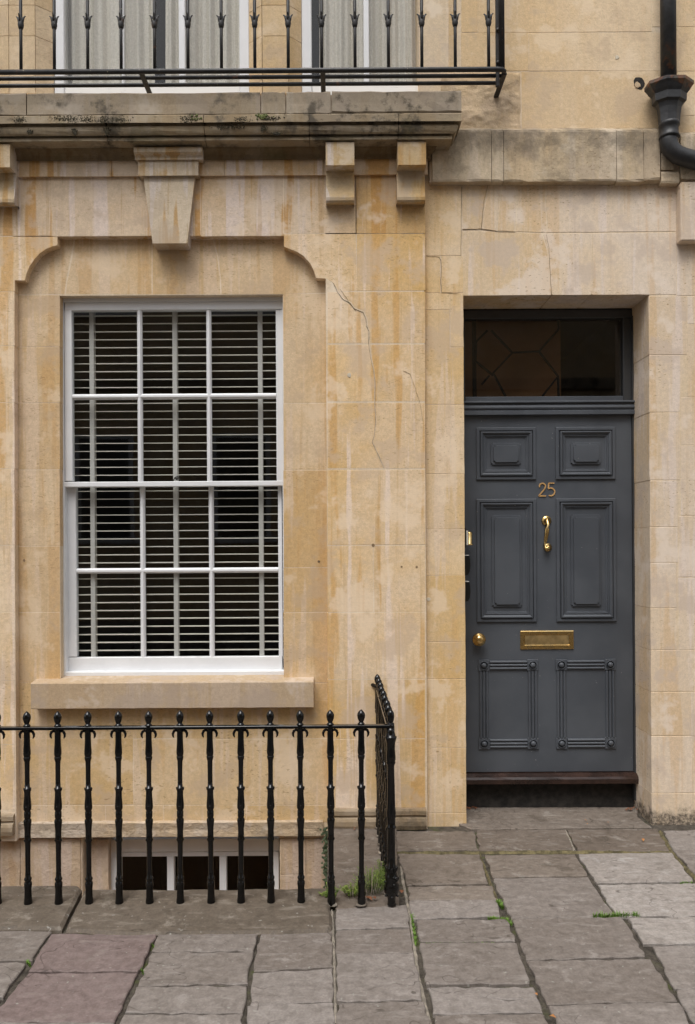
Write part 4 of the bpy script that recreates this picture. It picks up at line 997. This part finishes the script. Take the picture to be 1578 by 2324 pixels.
# ------------------------------------------------------------------ balcony railing
bal = thing('balcony_railing', 'weathered black iron balcony railing with leaf ornaments above the cornice', 'railing')
Yf, Zb = -.235, 3.985
bxe = wx(1146, 160, Yf)
hl = .0125
m = MB(); m.tube([(XL, Yf, Zb), (bxe-.035, Yf, Zb), (bxe-.012, Yf+.004, Zb), (bxe, Yf+.016, Zb), (bxe+.004, Yf+.04, Zb-.001), (bxe+.004, -.1, Zb-.003), (bxe+.004, .02, Zb-.004)], .0125, 10); m.build('front_rail', M['iron'], bal)
for y_ in (-.178, -.113): MB().tube([(XL, y_, Zb+.001), (bxe, y_, Zb+.001)], .0102, 8).build('floor_bar', M['iron'], bal)
for px in (320, 733): 
    x_ = wx(px, 155, Yf); MB().box(x_-.013, x_+.013, Yf-.004, .06, Zb-.010, Zb+.004, .003).build('arm', M['iron'], bal)
MB().box(bxe-.010, bxe+.016, Yf+.02, .02, Zb-.016, Zb-.002, .003).build('arm', M['iron'], bal)
barm = MB(); barm.lathe([(.0085, 0.0), (.0085, .195), (.009, 1.2)], (0, 0, 0), 10); barm = barm.mesh('bar', M['iron'])
lf = MB(); z0_ = wz(500, 63, Yf)-Zb; z1_ = wz(500, 35, Yf)-Zb
lf.lathe([(.009, z0_-.006), (.013, z0_+.004), (.0155, z0_+.016), (.0145, z0_+.03), (.012, z0_+.045), (.0115, z0_+.055)], (0, 0, 0), 12)
for an in (0, 90, 180, 270):
    ca, sa_ = math.cos(R(an)), math.sin(R(an))
    lf.tube([(ca*r_, sa_*r_, z0_+dz) for r_, dz in ((.010, .03), (.012, .045), (.016, .056), (.022, .062), (.0265, .0625))], [.006, .006, .005, .0035, .0012], 6)
lfm = lf.mesh('leaf_ornament', M['iron'])
for i in range(-3, 15):
    px = 47.5+i*75.85
    o = link('bar', barm, bal); o.location = (wx(px, 100, Yf+.005), Yf+.005, Zb+.006)
    o2 = link('leaf_ornament', lfm, o); o2.rotation_euler = (0, 0, rng.uniform(-.12, .12))
x_ = wx(1129, 100, -.17)
m = MB(); m.box(x_-.011, x_+.008, -.19, -.172, Zb-.06, Zb+1.2, .003); m.build('end_post', M['iron'], bal)
m = MB()
for i in range(4): m.lathe([(.0045+.001*i, Zb+.008), (.0045+.001*i, Zb+1.2)], (wx(1134+i*3.0, 100, Yf+.02), Yf+.012+.004*i, 0), 8)
m.build('end_post', M['iron'], bal)
for py in (68, 142):
    MB().lathe([(.012, 0), (.011, .005), (.006, .009), (.001, .010)], (x_-.001, -.19, wz(1129, py, -.19)), 12, 'y').build('rivet', M['iron'], bal)

# ------------------------------------------------------------------ area railing
rail_t = thing('area_railing', 'glossy black cast iron railing with bud finials round the basement area', 'railing')
YA = -.972; XA = wx(886, 1850, YA)
S = .386e-3
BP = [(2246, 46), (2235, 44), (2200, 45), (2150, 40), (2100, 38), (2060, 37), (2020, 42), (1995, 42), (1982, 38), (1972, 31), (1962, 37), (1952, 41), (1938, 39), (1926, 30), (1850, 28), (1700, 28), (1560, 30), (1540, 34), (1528, 42), (1518, 42), (1500, 34), (1420, 33), (1360, 38), (1320, 43), (1300, 41), (1286, 31), (1278, 33), (1270, 37), (1212, 37), (1206, 31), (1198, 34), (1180, 42), (1150, 43), (1100, 40), (1040, 35), (990, 35), (955, 41), (950, 40), (948, 28), (880, 27), (760, 27), (660, 29), (640, 36), (622, 39), (610, 38), (606, 31), (598, 37), (575, 41), (540, 40), (480, 36), (420, 34), (350, 33), (325, 32), (300, 26), (276, 26)]
FP = [(276, 30), (270, 39), (262, 39), (256, 31), (250, 27), (244, 24), (225, 33), (200, 41), (175, 44), (155, 41), (135, 31), (120, 17), (112, 8), (107, 1)]
def zof(y): return (2243-y)*S
bm = MB().lathe([(r_*S, zof(y_)) for y_, r_ in BP], n=14)
for an in (0, 180):
    ca, sa_ = math.cos(R(an)), math.sin(R(an))
    bm.tube([(ca*r_*S, sa_*r_*S, zof(y_)) for r_, y_ in ((22, 336), (45, 326), (66, 336), (78, 362), (76, 388), (66, 408))], [12*S, 15*S, 16*S, 15*S, 12*S, 5*S], 7)
    bm.tube([((28+5*t)*S*ca, (28+5*t)*S*sa_, zof(985-12*t)) for t in range(4)], [9*S, 10*S, 8*S, 3*S], 6)
    bm.lathe([(9*S, -.001), (8*S, .003), (.0004, .0045)], (0, -38*S, zof(1150)), 8, 'y') if an == 0 else None
bm = bm.mesh('baluster', M['black']); fm = MB().lathe([(r_*S, zof(y_)) for y_, r_ in FP], n=16).mesh('finial', M['black'])
colm = []
for q_ in range(4):
    m = MB(); n_ = 12; vs = []
    for (r_, h_) in ((.026, -.003), (.024, .002), (.018, .004)):
        vs += [(r_*(1+.28*mnoise.noise((math.cos(k_*.5236)*1.5+q_*7, math.sin(k_*.5236)*1.5, r_*20)))*math.cos(k_*.5236), r_*.75*(1+.3*mnoise.noise((math.cos(k_*.5236)*1.5+q_*9, math.sin(k_*.5236)*1.5, 2)))*math.sin(k_*.5236), h_) for k_ in range(n_)]
    fs = [(j_*n_+k_, j_*n_+(k_+1) % n_, (j_+1)*n_+(k_+1) % n_, (j_+1)*n_+k_) for j_ in range(2) for k_ in range(n_)] + [list(range(2*n_, 3*n_))]
    colm.append(m.add(vs, fs, True).mesh('foot_collar', M['jointmortar'] if q_ % 2 else M['coping']))
def baluster(x, y, z, sc=1.0, rot=0):
    o = link('baluster', bm, rail_t); o.location = (x, y, z); o.scale = (1, 1, sc); o.rotation_euler = (rng.uniform(-.004, .004), rng.uniform(-.004, .004), rot)
    link('finial', fm, o); link('foot_collar', rng.choice(colm), o); return o
rz = wz(450, 1650.5, YA)
zbase = .012
bsc = (rz-zbase)/zof(292)
for px in (-148, -78, -8, 61.5, 131, 200, 268.5, 337.5, 407, 477, 545, 613, 681.5, 750, 818.5):
    baluster(wx(px, 1640, YA), YA, zbase, bsc)
ny = 8
for i in range(ny): baluster(XA, YA+.105+i*(.90-.105)/(ny-1), zbase, bsc, R(90))
MB().box(XL, XA+.016, YA-.014, YA+.014, rz-.0065, rz+.0065, .002).build('rail', M['black'], rail_t)
MB().box(XA-.014, XA+.014, YA+.0145, -.045, rz-.0064, rz+.0062, .002).build('rail', M['black'], rail_t)
MB().tube([(XA, -.06, rz), (XA-.012, -.05, rz+.002), (XA-.028, -.03, rz+.006), (XA-.032, -.0, rz+.006)], [.009, .010, .011, .012], 8).build('wall_stay', M['black'], rail_t)
T_ = 1.12/4.096*(D+YA)/FPX                                          # corner post read from its own enlargement
cp = [(2205, 38), (2190, 32), (2130, 34), (2090, 60), (2060, 66), (2030, 64), (1990, 50), (1950, 56), (1930, 50), (1880, 36), (1850, 40), (1840, 34), (1680, 33), (1670, 34), (1500, 34), (1492, 40), (1478, 40), (1472, 35), (1400, 36), (1390, 41), (1380, 40), (1340, 40), (1310, 36), (1200, 33), (1160, 33), (920, 29), (905, 32), (890, 38), (880, 40), (870, 34), (862, 40), (820, 40), (760, 35), (700, 38), (665, 46), (645, 52), (640, 42), (600, 34), (560, 33)]
fp2 = [(560, 34), (520, 30), (512, 20), (490, 28), (455, 32), (420, 28), (400, 16), (390, 1)]
px0 = rng
ZT_ = T_/1.12
cpm = MB().lathe([(r_*T_, (2205-y_)*ZT_) for y_, r_ in cp], n=18)
for i in range(26):
    an = rng.uniform(0, 6.28); y_ = rng.uniform(1930, 2130); r_ = 52
    cpm.lathe([(10*T_, -8*T_), (12*T_, 0), (8*T_, 8*T_), (1*T_, 11*T_)], (r_*T_*math.cos(an), r_*T_*math.sin(an), (2205-y_)*ZT_), 7)
for i in range(12):
    an = i*math.pi/6; cpm.tube([(r_*T_*math.cos(an), r_*T_*math.sin(an), (2205-y_)*ZT_) for r_, y_ in ((34, 1905), (44, 1885), (48, 1862), (42, 1850))], 5*T_, 5)
o = cpm.build('corner_post', M['black'], rail_t); o.location = (XA+.004, YA+.002, zbase-.004)
f2 = MB().lathe([(r_*T_, (2205-y_)*ZT_) for y_, r_ in fp2], n=16).build('finial', M['black'], o)

# ------------------------------------------------------------------ plants, moss, leaves
def leafquad(m, p, d, up, L, w, bend=.25):
    d = Vector(d).normalized(); s_ = d.cross(Vector(up)); s_ = s_.normalized() if s_.length > 1e-4 else Vector((1, 0, 0)); nrm = s_.cross(d)
    p = Vector(p); c_ = p+d*L*.5+nrm*L*bend*.3; e = p+d*L-nrm*L*bend*.2
    m.add([p, c_+s_*w/2, e, c_-s_*w/2, c_+nrm*w*.12], [(0, 1, 4), (1, 2, 4), (2, 3, 4), (3, 0, 4)], True)
def weed(pos, rad, h, n, label, mats=('weed', 'weedlight'), ls=.0095):
    t = thing('weed_plant', label, 'plant', 'weeds at the railing foot', pos); sm_ = MB(); lv = [MB(), MB()]
    for i in range(n):
        a_ = rng.uniform(0, 6.28); rr = rad*math.sqrt(rng.random()); hh = h*rng.uniform(.45, 1.0)*(1-.45*rr/rad)
        b0_ = Vector((rr*.5*math.cos(a_), rr*.35*math.sin(a_), 0)); e = Vector((rr*math.cos(a_), rr*.6*math.sin(a_), hh)); mid = (b0_+e)/2+Vector((0, 0, hh*.15))
        pts = [b0_, mid, e]; sm_.tube(pts, [.0012, .001, .0006], 4)
        for k_ in range(9):
            t_ = .3+.7*k_/8; p = b0_.lerp(mid, t_*2) if t_ < .5 else mid.lerp(e, t_*2-1)
            for q_ in range(2):
                an = rng.uniform(0, 6.28); leafquad(rng.choice(lv), p, (math.cos(an), math.sin(an), rng.uniform(-.1, .7)), (0, 0, 1), ls*rng.uniform(.6, 1.3), ls*.42)
    sm_.build('stems', M['weed'], t)
    for q_, mm in zip(lv, mats):
        if q_.v: q_.build('leaves', M[mm], t)
    return t
gp = lambda px, py, z=.008: (*ground(px, py, z), z)
weed(gp(842, 2024), .10, .15, 44, 'largest feathery green weed beside the corner post')
weed(gp(800, 2034), .055, .075, 26, 'low yellow green weed at the second last baluster', ('weedlight', 'weedlight'))
weed(gp(748, 2044), .05, .085, 26, 'small green weed around the foot of the baluster at the coping end', ('weed', 'weedlight'))
weed(gp(868, 2004), .035, .16, 18, 'thin upright weed behind the corner post')
# ivy on the corner of the area wall
iv = thing('ivy', 'dark trailing ivy down the edge of the basement area wall', 'plant')
m = MB(); s_ = MB()
for st_ in range(3):
    px, py = rng.uniform(728, 740), 1880; pts = []
    while py < 2015: 
        Y_ = -.0-.10*(py-1880)/140; pts.append((wx(px, py, Y_), Y_-.015, wz(px, py, Y_))); px += rng.uniform(-3, 3.6); px = min(px, 744); py += 9
        for q_ in range(5):
            an = rng.uniform(0, 6.28); leafquad(m, (pts[-1][0]+rng.uniform(-.012, .012), pts[-1][1]+rng.uniform(-.012, .0), pts[-1][2]+rng.uniform(-.01, .01)), (math.cos(an), -.35, math.sin(an)-.3), (0, -1, .3), rng.uniform(.012, .022), .014)
    s_.tube(pts, .0015, 4)
m.build('leaves', M['ivy'], iv); s_.build('stems', M['dirt'], iv)
def tuft(px0, px1, py0, py1, n, h, label, mat='grass'):
    c_ = gp((px0+px1)/2, (py0+py1)/2, -.008); m = MB()
    for i in range(n):
        t_ = rng.random(); g_ = ground(px0+(px1-px0)*t_+rng.uniform(-2, 2), py0+(py1-py0)*t_+rng.uniform(-1.2, 1.2), 0)
        p = Vector((g_[0]-c_[0], g_[1]-c_[1], 0)); an = rng.uniform(0, 6.28); hh = h*rng.uniform(.35, 1.0); le = Vector((math.cos(an), math.sin(an), 0))*hh*rng.uniform(.2, .9)
        w_ = Vector((-math.sin(an), math.cos(an), 0))*.0016; q_ = p+le*.4+Vector((0, 0, hh*.65)); e = p+le+Vector((0, 0, hh*.9))
        m.add([p-w_, p+w_, q_+w_*.8, q_-w_*.8, e], [(0, 1, 2, 3), (3, 2, 4)])
    o = m.build('grass_tuft', M[mat]); o.location = c_; return tag(o, label, 'grass', 'grass tufts in the paving joints')
tuft(1128, 1142, 2046, 2060, 130, .03, 'round grass tuft in the slanting joint right of the corner post')
tuft(1108, 1150, 2083, 2087, 150, .018, 'short grass along the cross joint below the round tuft')
tuft(1148, 1162, 2086, 2098, 70, .022, 'grass clump at the joint crossing in mid pavement')
tuft(1348, 1450, 2079, 2078, 260, .028, 'long spiky grass line along the pale flagstone edge at right')
tuft(935, 944, 2078, 2142, 190, .02, 'green strip of grass in the joint below the corner post')
tuft(1545, 1600, 2003, 2005, 80, .018, 'grass at the far right edge of the pavement')
tuft(165, 295, 2118, 2119, 150, .012, 'thin green line of grass at the foot of the long coping stone')
tuft(62, 70, 2180, 2192, 50, .016, 'tiny grass clump in the leftmost slanting joint')
tuft(340, 352, 2135, 2150, 50, .014, 'sprig of grass in the joint right of the purple flagstone')
tuft(312, 326, 2176, 2208, 60, .012, 'sparse grass lower in the joint beside the purple flagstone')
tuft(955, 1120, 2138, 2138, 150, .008, 'faint green line of grass above the plain square flagstone')
def moss(name, label, spots, mat, r=.012, n=24):
    m = MB()
    for (px, py, Y_, sx_, sz_) in spots:
        for i in range(n):
            c_ = (wx(px+rng.gauss(0, sx_), py+rng.gauss(0, sz_), Y_), Y_+rng.uniform(-.001, .001), wz(px, py+rng.gauss(0, sz_), Y_))
            rr = r*rng.uniform(.25, .9)
            m.lathe([(rr*.9, -.0012), (rr, 0), (rr*.6, .0015), (rr*.1, .0022)], c_, 6, 'y')
    o = m.build(name, M[mat]); return tag(o, label, 'moss', kind='stuff')
Ym = YP-.176
moss('moss', 'black moss crusts along the cornice top', [(140, 268, Ym, 16, 4), (165, 271, Ym, 8, 4), (196, 271, Ym, 10, 4), (236, 272, Ym, 7, 4), (273, 272, Ym, 11, 4), (45, 271, Ym, 7, 4), (425, 269, Ym, 8, 4), (243, 297, Ym+.015, 4, 5), (550, 272, Ym, 9, 4), (612, 268, Ym, 12, 3), (598, 290, Ym+.012, 3, 5), (520, 288, Ym+.012, 18, 3), (170, 299, Ym+.015, 3, 4), (67, 299, Ym+.015, 3, 2), (628, 303, Ym+.02, 5, 2)], 'moss', .0042, 110)
moss('moss', 'green moss cushions on the cornice top', [(445, 266, Ym-.002, 8, 3), (600, 265, Ym-.002, 8, 3), (283, 259, Ym+.03, 7, 2), (595, 262, Ym, 12, 2)], 'mossgreen', .008, 20)
def pile(px, py, n, rad, mat, label, nm='fallen_leaf', L=.03):
    m = MB(); c_ = gp(px, py, .006)
    for i in range(n):
        an = rng.uniform(0, 6.28); leafquad(m, (rng.uniform(-rad, rad), rng.uniform(-rad, rad)*.6, rng.uniform(.001, .008)), (math.cos(an), math.sin(an), rng.uniform(-.05, .25)), (0, 0, 1), L*rng.uniform(.7, 1.2), L*.6, .6)
    o = m.build(nm, M[mat]); o.location = c_; return tag(o, label, 'leaf', 'fallen leaves')
pile(903, 2030, 1, 0, 'dead', 'large curled brown leaf at the foot of the corner post', L=.05)
pile(912, 2028, 1, 0, 'dead', 'brown leaf lying against the pale mortar right of the corner post', L=.035)
pile(748, 2054, 4, .02, 'orange', 'little heap of orange leaves at the coping end', 'leaf_heap', .022)
pile(842, 2040, 3, .02, 'dead', 'brown leaves under the large weed', 'leaf_heap', .03)
pile(1068, 1836, 16, .03, 'dead', 'heap of dry brown leaves in the left corner of the doorstep', 'leaf_heap', .02)
pile(1432, 1838, 10, .03, 'dead', 'heap of brown leaves in the right corner of the doorstep', 'leaf_heap', .02)
pile(1326, 1863, 1, 0, 'orange', 'small orange leaf on the doorstep slab nearer the middle', L=.014)
pile(1378, 1868, 1, 0, 'orange', 'small orange leaf on the doorstep slab further right', L=.014)
pile(1333, 1874, 1, 0, 'orange', 'tiny pale orange leaf at the front of the doorstep slab', L=.012)
pile(1460, 1905, 1, 0, 'orange', 'thin orange leaf on the flagstone below the right door jamb', L=.026)
pile(1221, 2260, 1, 0, 'orange', 'orange leaf in the slanting joint right of the cracked flagstone', L=.018)
pile(1247, 2311, 1, 0, 'orange', 'orange leaf in the joint at the bottom edge of the picture', L=.024)
pile(918, 1883, 2, .012, 'dead', 'reddish leaves against the pier base behind the railing', 'leaf_heap', .02).location = (*ground(800, 1885, .006), .006)

# ------------------------------------------------------------------ house across the street (seen in the panes)
opp = thing('opposite_house', 'limestone terrace across the street, seen mirrored in the window panes', 'house')
YO = -11.6
m = MB(); m.box(-12, 12, YO-.6, YO, -.2, 8.4); m.build('wall', M['upper'], opp)
m = MB(); m.box(-12, 12, YO+.0005, YO+.12, 4.72, 4.95, .01); m.build('string_course', M['cornice'], opp)
m = MB(); m.box(-12, 12, YO-.1, YO+.35, 8.4, 8.75, .02); m.build('cornice', M['cornice'], opp)
for z0, z1 in ((1.7, 3.8), (6.3, 7.9)):
    for x_ in (-10.3, -7.5, -4.7, -1.9, .9, 3.7, 6.5, 9.3):
        w_ = MB(); w_.box(x_-.55, x_+.55, YO+.001, YO+.03, z0, z1, .005); o = w_.build('window', M['farglass'], opp)
        f_ = MB(); f_.box(x_-.6, x_-.5, YO+.031, YO+.05, z0, z1); f_.box(x_+.5, x_+.6, YO+.031, YO+.05, z0, z1); f_.box(x_-.49, x_+.49, YO+.031, YO+.05, z1-.09, z1); f_.box(x_-.49, x_+.49, YO+.031, YO+.05, (z0+z1)/2-.04, (z0+z1)/2+.04); f_.box(x_-.7, x_+.7, YO+.031, YO+.12, z0-.12, z0-.001)
        f_.build('frame', M['white'], o)
